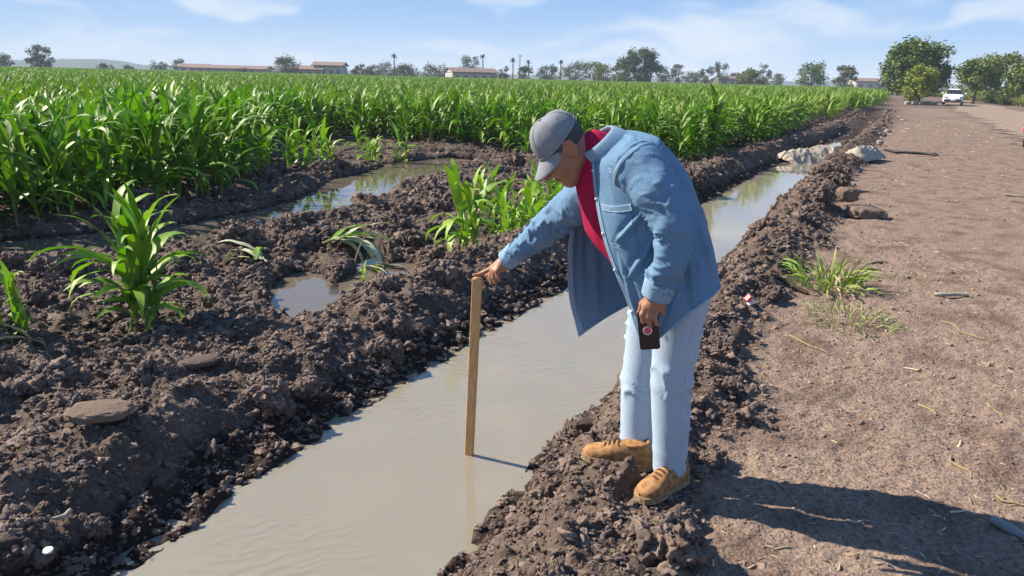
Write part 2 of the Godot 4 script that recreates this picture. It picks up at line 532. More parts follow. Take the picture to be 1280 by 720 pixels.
func build_clods() -> void:
	# great lumps heaved out by the digger, one by one
	var turn := RandomNumberGenerator.new()
	turn.seed = 4
	var heaps := [[Vector3(-1.318, 0.050, -7.991), 0.20, "tallest dark block of earth beside the fallen corn"], [Vector3(-0.614, 0.050, -5.742), 0.15, "rounded earth block on the bank left of the stick top"], [Vector3(-1.914, 0.020, -7.313), 0.17, "broad earth lump left of the fallen pale corn"], [Vector3(-1.037, 0.020, -7.415), 0.13, "earth lump just right of the tallest block"], [Vector3(-2.698, 0.000, -7.127), 0.16, "earth lump at the near edge of the silted furrow"], [Vector3(-0.807, 0.060, -4.751), 0.10, "earth lump on the bank crest below the puddle"], [Vector3(-2.176, 0.000, -10.655), 0.17, "earth lump at the bend of the silted furrow"], [Vector3(-2.410, 0.000, -7.751), 0.14, "smaller earth lump beside the silted furrow"], [Vector3(-2.799, 0.000, -6.161), 0.15, "earth lump right of the large lone corn plant"], [Vector3(-3.693, 0.000, -5.808), 0.16, "earth lump behind the small left corn plant"], [Vector3(-0.724, 0.000, -9.820), 0.15, "earth lump behind the bright corn clump"], [Vector3(0.914, 0.040, -2.983), 0.055, "earth lump just behind the man's heel"], [Vector3(2.801, 0.120, -8.026), 0.13, "big earth lump on the right bank beyond the branch"], [Vector3(1.996, 0.120, -6.313), 0.10, "big earth lump on the right bank beside the man's back"], [Vector3(5.140, 0.150, -12.187), 0.2, "big earth lump on the right bank before the sacks"], [Vector3(1.331, 0.080, -4.350), 0.07, "earth lump on the right bank beside the man's knees"], [Vector3(0.479, 0.060, -2.288), 0.05, "long earth lump at the bottom edge below the boots"]]
	for k in heaps.size():
		var h: Array = heaps[k]
		var y := height(h[0].x, h[0].z, false)
		lumps.append(tag(obj("earth_lump", clod_mesh(4, 60 + k, 0.85, 0.34), M["clod_%d" % (k % 2)], null, Transform3D(Basis.from_euler(Vector3(turn.randf_range(-0.3, 0.3), turn.randf() * TAU, turn.randf_range(-0.3, 0.3))).scaled_local(Vector3(1.25, 0.95, 1.0) * h[1]), Vector3(h[0].x, y + h[1] * 0.22, h[0].z))), h[2], "earth lump"))
	var r := RandomNumberGenerator.new()
	r.seed = 11
	var small: Array = []
	for k in 6:
		small.append(clod_mesh(1, k + 1, 0.7, 0.85, true) if k < 2 else clod_mesh(2, k + 1, 0.78, 0.8))
	var big: Array = []
	for k in 7:
		big.append(clod_mesh(3, k + 20, 0.72, 0.36))
	var xf := [[], [], [], [], [], []]
	var cl := [[], [], [], [], [], []]
	# crumbs lying on the banks: finer and denser where one can see them
	var zones := [[-2.6, 2.4, -1.6, -4.4, 30000, 0.003, 0.016], [-3.8, 3.2, -1.7, -6.5, 11000, 0.008, 0.036], [-5.5, 4.2, -4.0, -10.0, 13000, 0.010, 0.050], [-6.0, 12.0, -9.0, -22.0, 9000, 0.015, 0.07], [5.0, 26.0, -20.0, -50.0, 3500, 0.04, 0.11]]
	for z in zones:
		for k in z[4]:
			var x: float = r.randf_range(z[0], z[1])
			var zz: float = r.randf_range(z[3], z[2])
			var pick := r.randf()
			var g := lay(x, zz)
			if g.y < 0.5 and pick > (0.55 if g.z > 0.5 and zz > -7.0 and z[6] < 0.02 else 0.16):
				continue
			var y := height(x, zz)
			if y < WATER + 0.008 or (g.w < 0.0 and y < PUDDLE - 0.01 and x < look(EDGE_L, zz) - 0.6):
				continue
			var s: float = z[5] * pow(z[6] / z[5], r.randf() * r.randf() * 0.6 + r.randf() * 0.4)
			if g.z > 0.6:
				s = minf(s * 0.55, 0.016)
			var b := Basis.from_euler(Vector3(r.randf_range(-0.6, 0.6), r.randf() * TAU, r.randf_range(-0.6, 0.6))).scaled_local(Vector3(s * r.randf_range(0.7, 1.8), s * r.randf_range(0.6, 1.1), s))
			var q := r.randi() % 6
			xf[q].append(Transform3D(b, Vector3(x, y + s * 0.1, zz)))
			cl[q].append(soil_tint(r, g.z))
	# the clods that stand out one by one
	var spots := 0
	var tries := 0
	while spots < 210 and tries < 9000:
		tries += 1
		var near := spots < 120
		var x := r.randf_range(-3.6, 3.0) if near else r.randf_range(-5.0, 10.0)
		var zz := r.randf_range(-6.5, -2.0) if near else r.randf_range(-20.0, -6.0)
		var g := lay(x, zz)
		if g.y < 0.75:
			continue
		var y := height(x, zz, false)
		var low := height(x, zz)
		if low < WATER + 0.03 or (g.w < 0.0 and low < PUDDLE + 0.02):
			continue
		if Vector2(x - 0.57, zz + 2.75).length() < 0.32 or Vector2(x + 1.82, zz + 3.0).length() < 0.26:
			continue
		var s := r.randf_range(0.030, 0.066) * (1.0 if near else 1.7)
		if r.randf() < 0.3:
			s *= 1.8
		var o := obj("soil_clod", big[r.randi() % 7], M["clod_%d" % (r.randi() % 3)], null, Transform3D(Basis.from_euler(Vector3(r.randf_range(-0.5, 0.5), r.randf() * TAU, r.randf_range(-0.4, 0.4))).scaled_local(Vector3(s * r.randf_range(0.9, 1.5), s * r.randf_range(0.8, 1.1), s)), Vector3(x, minf(low, y) + s * 0.28, zz)))
		lumps.append(o)
		var right := g.w > 0.0
		if right:
			tag(o, "lumpy dark soil clod on the bank between the ditch and the dirt track", "soil clod", "clods on the right bank")
		elif zz > -6.5:
			tag(o, "lumpy dark soil clod on the near bank left of the ditch", "soil clod", "clods on the near left bank")
		else:
			tag(o, "lumpy dark soil clod in the muddy ground before the corn rows", "soil clod", "clods before the corn")
		spots += 1
	for o in lumps:
		var pts: PackedVector3Array = o.mesh.surface_get_arrays(0)[Mesh.ARRAY_VERTEX]
		var size: float = o.basis.x.length()
		for k in int(clampf(size * 1500.0, 50.0, 170.0)):
			var p: Vector3 = o.transform * pts[r.randi() % pts.size()]
			var s := minf(size * r.randf_range(0.06, 0.22), 0.034) * (1.0 if r.randf() < 0.85 else 1.5)
			var q := r.randi() % 6
			xf[q].append(Transform3D(Basis.from_euler(Vector3(r.randf() * 3.0, r.randf() * TAU, r.randf() * 3.0)).scaled_local(Vector3(s * r.randf_range(0.8, 1.4), s, s)), p))
			cl[q].append(soil_tint(r, 0.0))
	for k in 6:
		scatter("soil_crumbs", small[k], M.clod, xf[k], cl[k], "dark soil crumbs strewn over the ditch banks", "soil")

# ---------------------------------------------------------------- corn
var leaf_mb: Array = []      # long leaf blades, unit length, rising from the origin and arching towards +x
var leaf_mesh: Array = []
var far_leaf: Array = []
const RIB := Color(1.35, 1.25, 1.5)

func blade(lean: float, droop: float, wide: float, wave: float, twist: float, segs: int, sd: int) -> MB:
	var r := RandomNumberGenerator.new()
	r.seed = sd
	var m := MB.new()
	var p := Vector3.ZERO
	var a := lean
	var ph := r.randf() * TAU
	var side := r.randf_range(-0.25, 0.25)
	for k in segs + 1:
		var t := float(k) / segs
		var dir := Vector3(sin(a), cos(a), side * t).normalized()
		var nrm := Vector3(-cos(a), sin(a), 0.0)
		var across := Vector3(0, 0, 1).rotated(dir, twist * t)
		nrm = nrm.rotated(dir, twist * t)
		var w := wide * (0.45 + 0.55 * smoothstep(0.0, 0.22, t)) * pow(maxf(1.0 - pow(t, 2.2), 0.0), 0.75)
		var lift := 0.30 * (1.0 - 0.6 * t)
		var s1 := sin(t * 17.0 + ph) * wave * minf(t * 4.0, 1.0)
		var s2 := sin(t * 15.0 + ph + 2.0) * wave * minf(t * 4.0, 1.0)
		m.v.append(p + across * w + nrm * (w * lift + s1 * w))
		m.v.append(p)
		m.v.append(p - across * w + nrm * (w * lift + s2 * w))
		m.c.append(Color(1, 1, 1)); m.c.append(RIB); m.c.append(Color(1, 1, 1))
		p += dir / segs
		a += (droop / segs) * (0.35 + 1.3 * t)
	m.weave(0, segs + 1, 3)
	m.smooth()
	return m

func stalk_mb(h: float, r0: float, lean: float, sides := 6) -> MB:
	var m := MB.new()
	var path := PackedVector3Array()
	var rad := PackedFloat32Array()
	for k in 6:
		var t := k / 5.0
		path.append(Vector3(lean * t * t * h, h * t - 0.04 * (1.0 - t), 0))
		rad.append(r0 * (1.0 - 0.72 * t) * (1.12 if k % 2 == 0 else 0.95))
	m.tube(path, rad, sides, false)
	m.smooth()
	for k in m.v.size():
		m.c.append(Color(1.15, 1.1, 1.0))
	return m

# the leaves of one plant: [which blade, transform]
func corn_leaves(r: RandomNumberGenerator, h: float, count: int, upright := 0.5) -> Array:
	var out := []
	var turn := r.randf() * TAU
	for k in count:
		var t := float(k) / maxi(count - 1, 1)
		turn += PI + r.randf_range(-0.5, 0.5)
		var len := h * lerpf(0.42, 0.62, sin(t * PI)) * r.randf_range(0.85, 1.15)
		var which := r.randi() % 5
		if t > 0.55:
			which = 5 + r.randi() % 5          # upper leaves stand up
		elif r.randf() < upright * 0.4:
			which = 5 + r.randi() % 5
		var b := Basis(Vector3.UP, turn) * Basis(Vector3(0, 0, 1), r.randf_range(-0.15, 0.15))
		out.append([which, Transform3D(b.scaled_local(Vector3(len, len, len * r.randf_range(0.8, 1.2))), Vector3(0, h * lerpf(0.06, 0.60, t), 0))])
	return out

func corn_setup() -> void:
	for k in 5:
		leaf_mb.append(blade(0.55 + 0.08 * k, 1.8 + 0.28 * k, 0.057, 0.3, 0.5 * (k - 2), 9, 100 + k))
	for k in 5:
		leaf_mb.append(blade(0.12 + 0.05 * k, 0.75 + 0.40 * k, 0.057, 0.26, 0.35 * (k - 2), 9, 110 + k))
	for m in leaf_mb:
		leaf_mesh.append(m.mesh(false))
	for k in 10:
		far_leaf.append(blade([0.6, 0.7, 0.8, 0.65, 0.75, 0.15, 0.2, 0.25, 0.3, 0.18][k], [1.7, 1.9, 2.2, 1.5, 2.0, 0.7, 1.0, 1.3, 1.6, 0.5][k], 0.060, 0.0, 0.3 * (k % 3 - 1), 4, 130 + k))

func plant_mb(r: RandomNumberGenerator, h: float, count: int, far := false, shoots := 1) -> MB:
	var m := MB.new()
	for s in shoots:
		var off := Transform3D(Basis(Vector3.UP, r.randf() * TAU) * Basis(Vector3(0, 0, 1), r.randf_range(0.0, 0.16) if shoots > 1 else 0.03), Vector3(r.randf_range(-0.05, 0.05), 0, r.randf_range(-0.05, 0.05)) if shoots > 1 else Vector3.ZERO)
		m.add(stalk_mb(h * 0.62, 0.013, 0.05, 4 if far else 6), off)
		for l in corn_leaves(r, h, count):
			var tone := r.randf_range(0.75, 1.25)
			m.add((far_leaf if far else leaf_mb)[l[0]], off * l[1], Color(tone, tone * r.randf_range(0.95, 1.05), tone))
	return m

var FIELD := PackedVector2Array([Vector2(-13, 1), Vector2(-6.9, -5.7), Vector2(-5.6, -7.15), Vector2(-5.0, -7.75), Vector2(-4.4, -8.6), Vector2(-4.0, -9.99), Vector2(-3.9, -11.6), Vector2(-5.0, -13.2), Vector2(-5.6, -19.3), Vector2(-4.0, -19.9), Vector2(-1.69, -18.8), Vector2(0.29, -17.4), Vector2(2.3, -16.3), Vector2(3.77, -15.55), Vector2(4.9, -17.6), Vector2(6.4, -20.3), Vector2(13.6, -34.0), Vector2(21.4, -49.0), Vector2(35.0, -74.5), Vector2(60, -126), Vector2(82, -190), Vector2(-230, -215), Vector2(-230, 1)])

func edge_dist(p: Vector2) -> float:
	var best := 1e9
	for k in FIELD.size() - 4:
		best = minf(best, seg_dist(p, FIELD[k], FIELD[k + 1]).x)
	return best

func green(r: RandomNumberGenerator) -> Color:
	var k := r.randf_range(0.8, 1.2)
	return Color(k * r.randf_range(0.85, 1.2), k, k * r.randf_range(0.8, 1.2))

func corn_plant(called: String, at: Vector3, turn: float, h: float, shoots: Array, mats: Array, label: String, group := "", lean := 0.0) -> Node3D:
	# shoots: arrays of [leaves, stalk height, seed, tilt x, tilt z, offset]
	var o := thing(called, at, label, "corn plant", group)
	o.rotation = Vector3(lean, turn, lean * 0.5)
	for s in shoots:
		var r := RandomNumberGenerator.new()
		r.seed = s[2]
		var off := Transform3D(Basis.from_euler(Vector3(s[3], r.randf() * TAU, s[4])), s[5])
		obj("stalk", stalk_mb(s[1] * 0.62, 0.012, 0.05).mesh(false), M.corn_stalk, o, off)
		for l in corn_leaves(r, s[1], s[0], 0.9):
			obj("leaf", leaf_mesh[l[0]], mats[r.randi() % mats.size()], o, off * l[1] * Transform3D(Basis.from_scale(Vector3(1, 1, 1.55)), Vector3.ZERO))
	return o

func build_corn() -> void:
	corn_setup()
	var r := RandomNumberGenerator.new()
	r.seed = 5
	# rows of maize run beside the ditch; the nearest plants stand one by one
	var along := Vector2(0.43, -0.903)
	var across := Vector2(0.903, 0.43)
	var near := []
	var mid := []
	var far := []
	var u := -260.0
	while u < 160.0:
		var v := -60.0
		while v < 240.0:
			var p: Vector2 = across * (u + r.randf_range(-0.07, 0.07)) + along * (v + r.randf_range(-0.06, 0.06))
			var d := p.length()
			var side := atan2(p.x, -p.y)
			var seen := p.y < 2.0 and side > -1.0 and side < 0.75
			if d > 62.0 or not seen:
				v += 2.4
				continue
			v += 0.19 if d < 34.0 else 0.32
			if not Geometry2D.is_point_in_polygon(p, FIELD):
				continue
			var e := edge_dist(p)
			if d < 34.0 and e < 6.0:
				near.append([p, d, e])
			elif d < 34.0:
				if r.randf() < 0.8:
					mid.append([p, d, e])
			else:
				mid.append([p, d, e])
		u += 0.72
	# individuals: those along the open edge that show largest
	near.sort_custom(func(a, b): return a[1] + a[2] * 5.0 < b[1] + b[2] * 5.0)
	var protos := []
	for k in 8:
		var q := RandomNumberGenerator.new()
		q.seed = 300 + k
		protos.append([corn_leaves(q, 1.38, 15, 0.5), stalk_mb(0.86, 0.013, 0.05).mesh(false)])
	var n := 0
	var rest := []
	for e in near:
		if n < 300:
			var p: Vector2 = e[0]
			var left := p.x < -3.4 and p.y > -14.5
			var side := p.x > 3.9
			var o := thing("corn_plant", Vector3(p.x, height(p.x, p.y, false), p.y), "tall green corn plant at the near left corner of the field" if left else ("green corn plant in the row along the far ditch bank" if side else "green corn plant at the edge of the field behind the muddy strip"), "corn plant", "corn at the near left corner" if left else ("corn along the ditch" if side else "corn behind the muddy strip"))
			var sc := r.randf_range(0.84, 1.12) * (1.02 if left else 0.93)
			o.rotation = Vector3(r.randf_range(-0.08, 0.08), r.randf() * TAU, r.randf_range(-0.08, 0.08))
			o.scale = Vector3.ONE * sc
			var pr: Array = protos[r.randi() % 8]
			obj("stalk", pr[1], M.corn_stalk, o)
			for l in pr[0]:
				obj("leaf", leaf_mesh[l[0]], M["corn_%d" % (r.randi() % 3)], o, l[1])
			n += 1
		else:
			rest.append(e)
	var kinds := []
	var sets := []
	var cols := []
	for k in 6:
		kinds.append(plant_mb(r, 1.38, 15).mesh(false)); sets.append([]); cols.append([])
	for k in 5:
		kinds.append(plant_mb(r, 1.36, 13, true).mesh(false)); sets.append([]); cols.append([])
	for e in rest:
		var p: Vector2 = e[0]
		var s := r.randf_range(0.84, 1.04) * (1.0 if p.x < -3.4 and p.y > -14.5 else 0.93)
		var k := r.randi() % 6
		sets[k].append(Transform3D(Basis.from_euler(Vector3(r.randf_range(-0.08, 0.08), r.randf() * TAU, r.randf_range(-0.08, 0.08))).scaled_local(Vector3.ONE * s), Vector3(p.x, height(p.x, p.y, false), p.y)))
		cols[k].append(green(r))
	for e in mid:
		var p: Vector2 = e[0]
		var s := r.randf_range(0.82, 1.02) * 0.95
		var k := 6 + r.randi() % 5
		sets[k].append(Transform3D(Basis.from_euler(Vector3(r.randf_range(-0.1, 0.1), r.randf() * TAU, r.randf_range(-0.1, 0.1))).scaled_local(Vector3.ONE * s), Vector3(p.x, 0.0, p.y)))
		cols[k].append(green(r))
	# far canopy: tufts of several plants
	for k in 4:
		var m := MB.new()
		for q in 7:
			m.add(plant_mb(r, 1.34, 6, true), Transform3D(Basis(Vector3.UP, r.randf() * TAU), Vector3(r.randf_range(-0.9, 0.9), 0, r.randf_range(-0.9, 0.9))))
		kinds.append(m.mesh(false)); sets.append([]); cols.append([])
	for k in 60000:
		var d := 60.0 + 150.0 * pow(r.randf(), 0.8)
		var a := r.randf_range(-1.0, 0.72)
		var p := Vector2(sin(a), -cos(a)) * d
		if not Geometry2D.is_point_in_polygon(p, FIELD) or r.randf() > 0.55:
			continue
		var q := 11 + r.randi() % 4
		sets[q].append(Transform3D(Basis(Vector3.UP, r.randf() * TAU).scaled_local(Vector3(1.2, r.randf_range(0.86, 1.04), 1.2)), Vector3(p.x, 0, p.y)))
		cols[q].append(green(r))
	for k in kinds.size():
		scatter("corn_field", kinds[k], M.corn_mass, sets[k], cols[k], "dense rows of young green corn filling the field", "corn")
	print("corn: %d singly, %d near, %d mid" % [n, rest.size(), mid.size()])
	# plants that stand alone in the mud
	var mats := [M.corn_0, M.corn_1, M.corn_young, M.corn_young]
	corn_plant("corn_plant", ground(-2.53, -4.80), 0.4, 1.0, [[9, 1.02, 31, 0.05, 0.12, Vector3(0.02, 0, 0)], [8, 0.86, 32, -0.1, -0.10, Vector3(-0.04, 0, 0.03)], [8, 0.95, 33, 0.08, -0.02, Vector3(0.01, 0, -0.05)], [7, 0.58, 34, 0.2, 0.2, Vector3(0.06, 0, 0.04)], [6, 0.48, 36, -0.25, 0.1, Vector3(-0.07, 0, 0.05)], [9, 0.98, 37, -0.05, 0.2, Vector3(0.03, 0, 0.06)], [8, 0.8, 38, 0.15, 0.25, Vector3(-0.05, 0, -0.03)], [9, 1.05, 39, -0.1, 0.05, Vector3(-0.03, 0, 0.01)], [8, 0.7, 40, 0.3, -0.25, Vector3(0.07, 0, -0.04)]], mats, "large bushy corn plant standing alone on the near left bank")
	corn_plant("corn_plant", ground(-3.12, -4.42), 1.2, 0.6, [[8, 0.50, 41, 0.1, -0.1, Vector3.ZERO], [6, 0.40, 42, -0.1, 0.15, Vector3(0.04, 0, 0.02)], [7, 0.55, 43, 0.0, 0.3, Vector3(-0.06, 0, 0.0)], [7, 0.48, 44, 0.25, -0.25, Vector3(0.03, 0, -0.05)]], mats, "small pale corn plant at the left edge of the picture")
	corn_plant("corn_plant", ground(-0.44, -6.80), 2.0, 0.8, [[9, 0.92, 51, 0.0, 0.18, Vector3(-0.04, 0, 0)], [9, 0.85, 52, 0.1, -0.1, Vector3(0.05, 0, 0.02)], [9, 0.75, 53, -0.15, 0.1, Vector3(0.1, 0, -0.03)], [6, 0.5, 54, 0.2, 0.0, Vector3(-0.08, 0, 0.05)], [6, 0.55, 55, 0.0, -0.2, Vector3(0.14, 0, 0.04)]], [M.corn_young, M.corn_0, M.corn_young], "bright green corn clump on the bank left of the measuring stick")
	var lone := [[-0.12, -8.25, 0.78, 61], [0.10, -8.5, 0.8, 62], [0.30, -8.9, 0.78, 63], [-0.30, -8.7, 0.74, 64], [0.52, -9.5, 0.8, 65], [0.30, -9.8, 0.84, 66], [0.02, -9.2, 0.66, 67], [0.72, -10.0, 0.8, 68], [0.62, -10.6, 0.85, 69], [-0.05, -7.9, 0.6, 60], [0.18, -8.1, 0.66, 59]]
	for k in lone.size():
		corn_plant("corn_plant", ground(lone[k][0], lone[k][1]), k * 1.3, 0.6, [[7, lone[k][2], lone[k][3], 0.1, 0.1, Vector3.ZERO], [6, lone[k][2] * 0.8, lone[k][3] + 20, -0.15, -0.1, Vector3(0.06, 0, 0.04)], [6, lone[k][2] * 0.65, lone[k][3] + 220, 0.2, -0.2, Vector3(-0.08, 0, 0.02)]], [M.corn_young, M.corn_young, M.corn_1], "pale young corn plant in the loose clump beside the long puddle", "young corn beside the puddle")
	var strip := [[-4.1, -13.6, 0.62], [-3.75, -13.3, 0.55], [-3.55, -13.8, 0.66], [-3.3, -13.4, 0.5], [-3.0, -15.2, 0.55], [-2.75, -14.6, 0.45], [-3.9, -14.4, 0.6], [-4.5, -15.3, 0.75], [-2.35, -15.4, 0.62], [-3.4, -16.2, 0.5], [-4.4, -13.2, 0.7]]
	for k in strip.size():
		corn_plant("corn_plant", ground(strip[k][0], strip[k][1]), k * 0.9, 0.6, [[8, strip[k][2] * 1.4, 80 + k, 0.1, 0.0, Vector3.ZERO], [6, strip[k][2] * 1.1, 120 + k, -0.1, 0.1, Vector3(0.05, 0, 0.03)], [6, strip[k][2] * 0.9, 160 + k, 0.2, -0.2, Vector3(-0.08, 0, 0.02)]], [M.corn_young, M.corn_young, M.corn_1], "small young corn plant on the wet strip beyond the furrow", "young corn beyond the furrow")
	corn_plant("corn_plant", ground(4.35, -16.6), 0.3, 1.6, [[10, 1.62, 91, 0.05, 0.05, Vector3.ZERO], [10, 1.56, 92, -0.08, -0.06, Vector3(0.12, 0, 0.05)], [9, 1.5, 93, 0.1, -0.12, Vector3(-0.1, 0, 0.0)]], [M.corn_0, M.corn_2], "tallest dark green corn plant at the field corner behind the man's back")
	corn_plant("corn_sprout", ground(-1.16, -5.55), 0.2, 0.3, [[5, 0.24, 95, 0.0, 0.1, Vector3.ZERO]], [M.corn_young], "tiny corn sprout between the two near puddles")
	# torn-out plants lying on the clods
	for f in [[-1.72, -7.05, 71, 16, 0.62, "uprooted corn plant with pale limp leaves lying on the clods", 0.3], [-2.28, -6.45, 72, 8, 0.5, "torn corn leaves lying flat beside the big clods", 2.4], [-1.42, -6.75, 73, 10, 0.5, "uprooted corn plant with its stalk sticking up by the puddle", -0.5]]:
		var o := thing("fallen_corn_plant", ground(f[0], f[1]) + Vector3(0, 0.05, 0), f[5], "corn plant")
		var q := RandomNumberGenerator.new()
		q.seed = f[2]
		o.rotation.y = f[6]
		obj("stalk", stalk_mb(0.4, 0.011, 0.3).mesh(false), M.corn_dry, o, Transform3D(Basis(Vector3(0, 0, 1), -1.3 if f[2] != 73 else -0.15), Vector3(-0.1, 0.02, 0)))
		for k in f[3]:
			var b := Basis(Vector3.UP, q.randf_range(-0.9, 0.9)) * Basis(Vector3(0, 0, 1), q.randf_range(-1.25, -0.85))
			obj("leaf", leaf_mesh[5 + q.randi() % 5], [M.corn_pale, M.corn_1, M.corn_pale][k % 3], o, Transform3D(b.scaled_local(Vector3.ONE * f[4] * q.randf_range(0.7, 1.2)), Vector3(q.randf_range(-0.1, 0.1), 0.03, q.randf_range(-0.08, 0.08))))
	# dry husks round the feet of the lone plants
	for f in [[-2.45, -4.72, 1], [-3.0, -4.35, 2], [-0.5, -6.7, 3]]:
		var o := thing("withered_leaves", ground(f[0], f[1]) + Vector3(0, 0.01, 0), ["dry straw coloured leaves at the foot of the large lone corn plant", "dry straw coloured leaves at the foot of the small corn plant on the left", "dry straw coloured leaves at the foot of the clump by the stick"][f[2] - 1], "leaves")
		var q := RandomNumberGenerator.new()
		q.seed = f[2]
		for k in 8:
			var b := Basis(Vector3.UP, q.randf() * TAU) * Basis(Vector3(0, 0, 1), q.randf_range(-0.7, -0.3))
			obj("leaf", leaf_mesh[q.randi() % 10], M.corn_dry, o, Transform3D(b.scaled_local(Vector3(1, 1, 0.5) * q.randf_range(0.15, 0.32)), Vector3(0, 0.02, 0)))

func ground(x: float, z: float) -> Vector3:
	return Vector3(x, height(x, z) - 0.01, z)

# ---------------------------------------------------------------- grass and small things on the track
func grass_tuft(called: String, at: Vector3, blades: int, spread: float, h: float, m: Material, label: String, category: String, sd: int) -> void:
	var r := RandomNumberGenerator.new()
	r.seed = sd
	var o := thing(called, at, label, category)
	for k in blades:
		var a := r.randf() * TAU
		var d := spread * sqrt(r.randf())
		var l := h * r.randf_range(0.6, 1.15) * (1.0 - 0.4 * d / maxf(spread, 0.01))
		obj("blade", leaf_mesh[r.randi() % 10], m if r.randf() < 0.8 else M.corn_dry, o, Transform3D(Basis(Vector3.UP, -a + r.randf_range(-0.8, 0.8)).scaled_local(Vector3(l, l, l * 0.35)), Vector3(cos(a) * d, -0.005, sin(a) * d)))

func rod(called: String, pts: Array, r0: float, r1: float, m: Material, label: String, category: String, sides := 7) -> void:
	var mb := MB.new()
	var path := PackedVector3Array()
	var rad := PackedFloat32Array()
	var o: Vector3 = pts[0]
	var f := noise(FastNoiseLite.TYPE_SIMPLEX, 4.0, 2, pts.size() + int(o.x * 100.0))
	for k in pts.size():
		path.append(pts[k] - o)
		rad.append(lerpf(r0, r1, float(k) / (pts.size() - 1)) * (1.0 + 0.3 * f.get_noise_1d(k * 3.0)))
	mb.tube(path, rad, sides)
	tag(obj(called, mb.mesh(), m, null, Transform3D(Basis(), o)), label, category)

func on_ground(a: Vector3, b: Vector3, n: int, r: float, wob := 0.01) -> Array:
	var out := []
	for k in n:
		var t := float(k) / (n - 1)
		var p := a.lerp(b, t)
		p += Vector3(-(b - a).z, 0, (b - a).x).normalized() * wob * sin(t * 7.0 + a.x * 9.0)
		out.append(p)
	# lie on the highest of what is under it
	for p in range(out.size()):
		out[p].y = height(out[p].x, out[p].z) + r
	var y0: float = out[0].y
	var y1: float = out[n - 1].y
	for p in range(out.size()):
		out[p].y = maxf(lerpf(y0, y1, float(p) / (n - 1)), out[p].y * 0.6 + lerpf(y0, y1, float(p) / (n - 1)) * 0.4)
	return out

func slab(called: String, at: Vector3, size: Vector3, turn: float, sd: int, m: Material, label: String, category: String) -> void:
	var mb := ico(3)
	var f := noise(FastNoiseLite.TYPE_SIMPLEX, 1.6, 4, sd)
	for k in mb.v.size():
		var p := mb.v[k]
		p.y = signf(p.y) * pow(absf(p.y), 0.45)
		p.x = signf(p.x) * pow(absf(p.x), 0.8)
		p *= 1.0 + 0.22 * f.get_noise_3dv(p * 1.5)
		mb.v[k] = p * size * 0.5
	tag(obj(called, mb.mesh(), m, null, Transform3D(Basis.from_euler(Vector3(0.08, turn, -0.06)), at)), label, category)

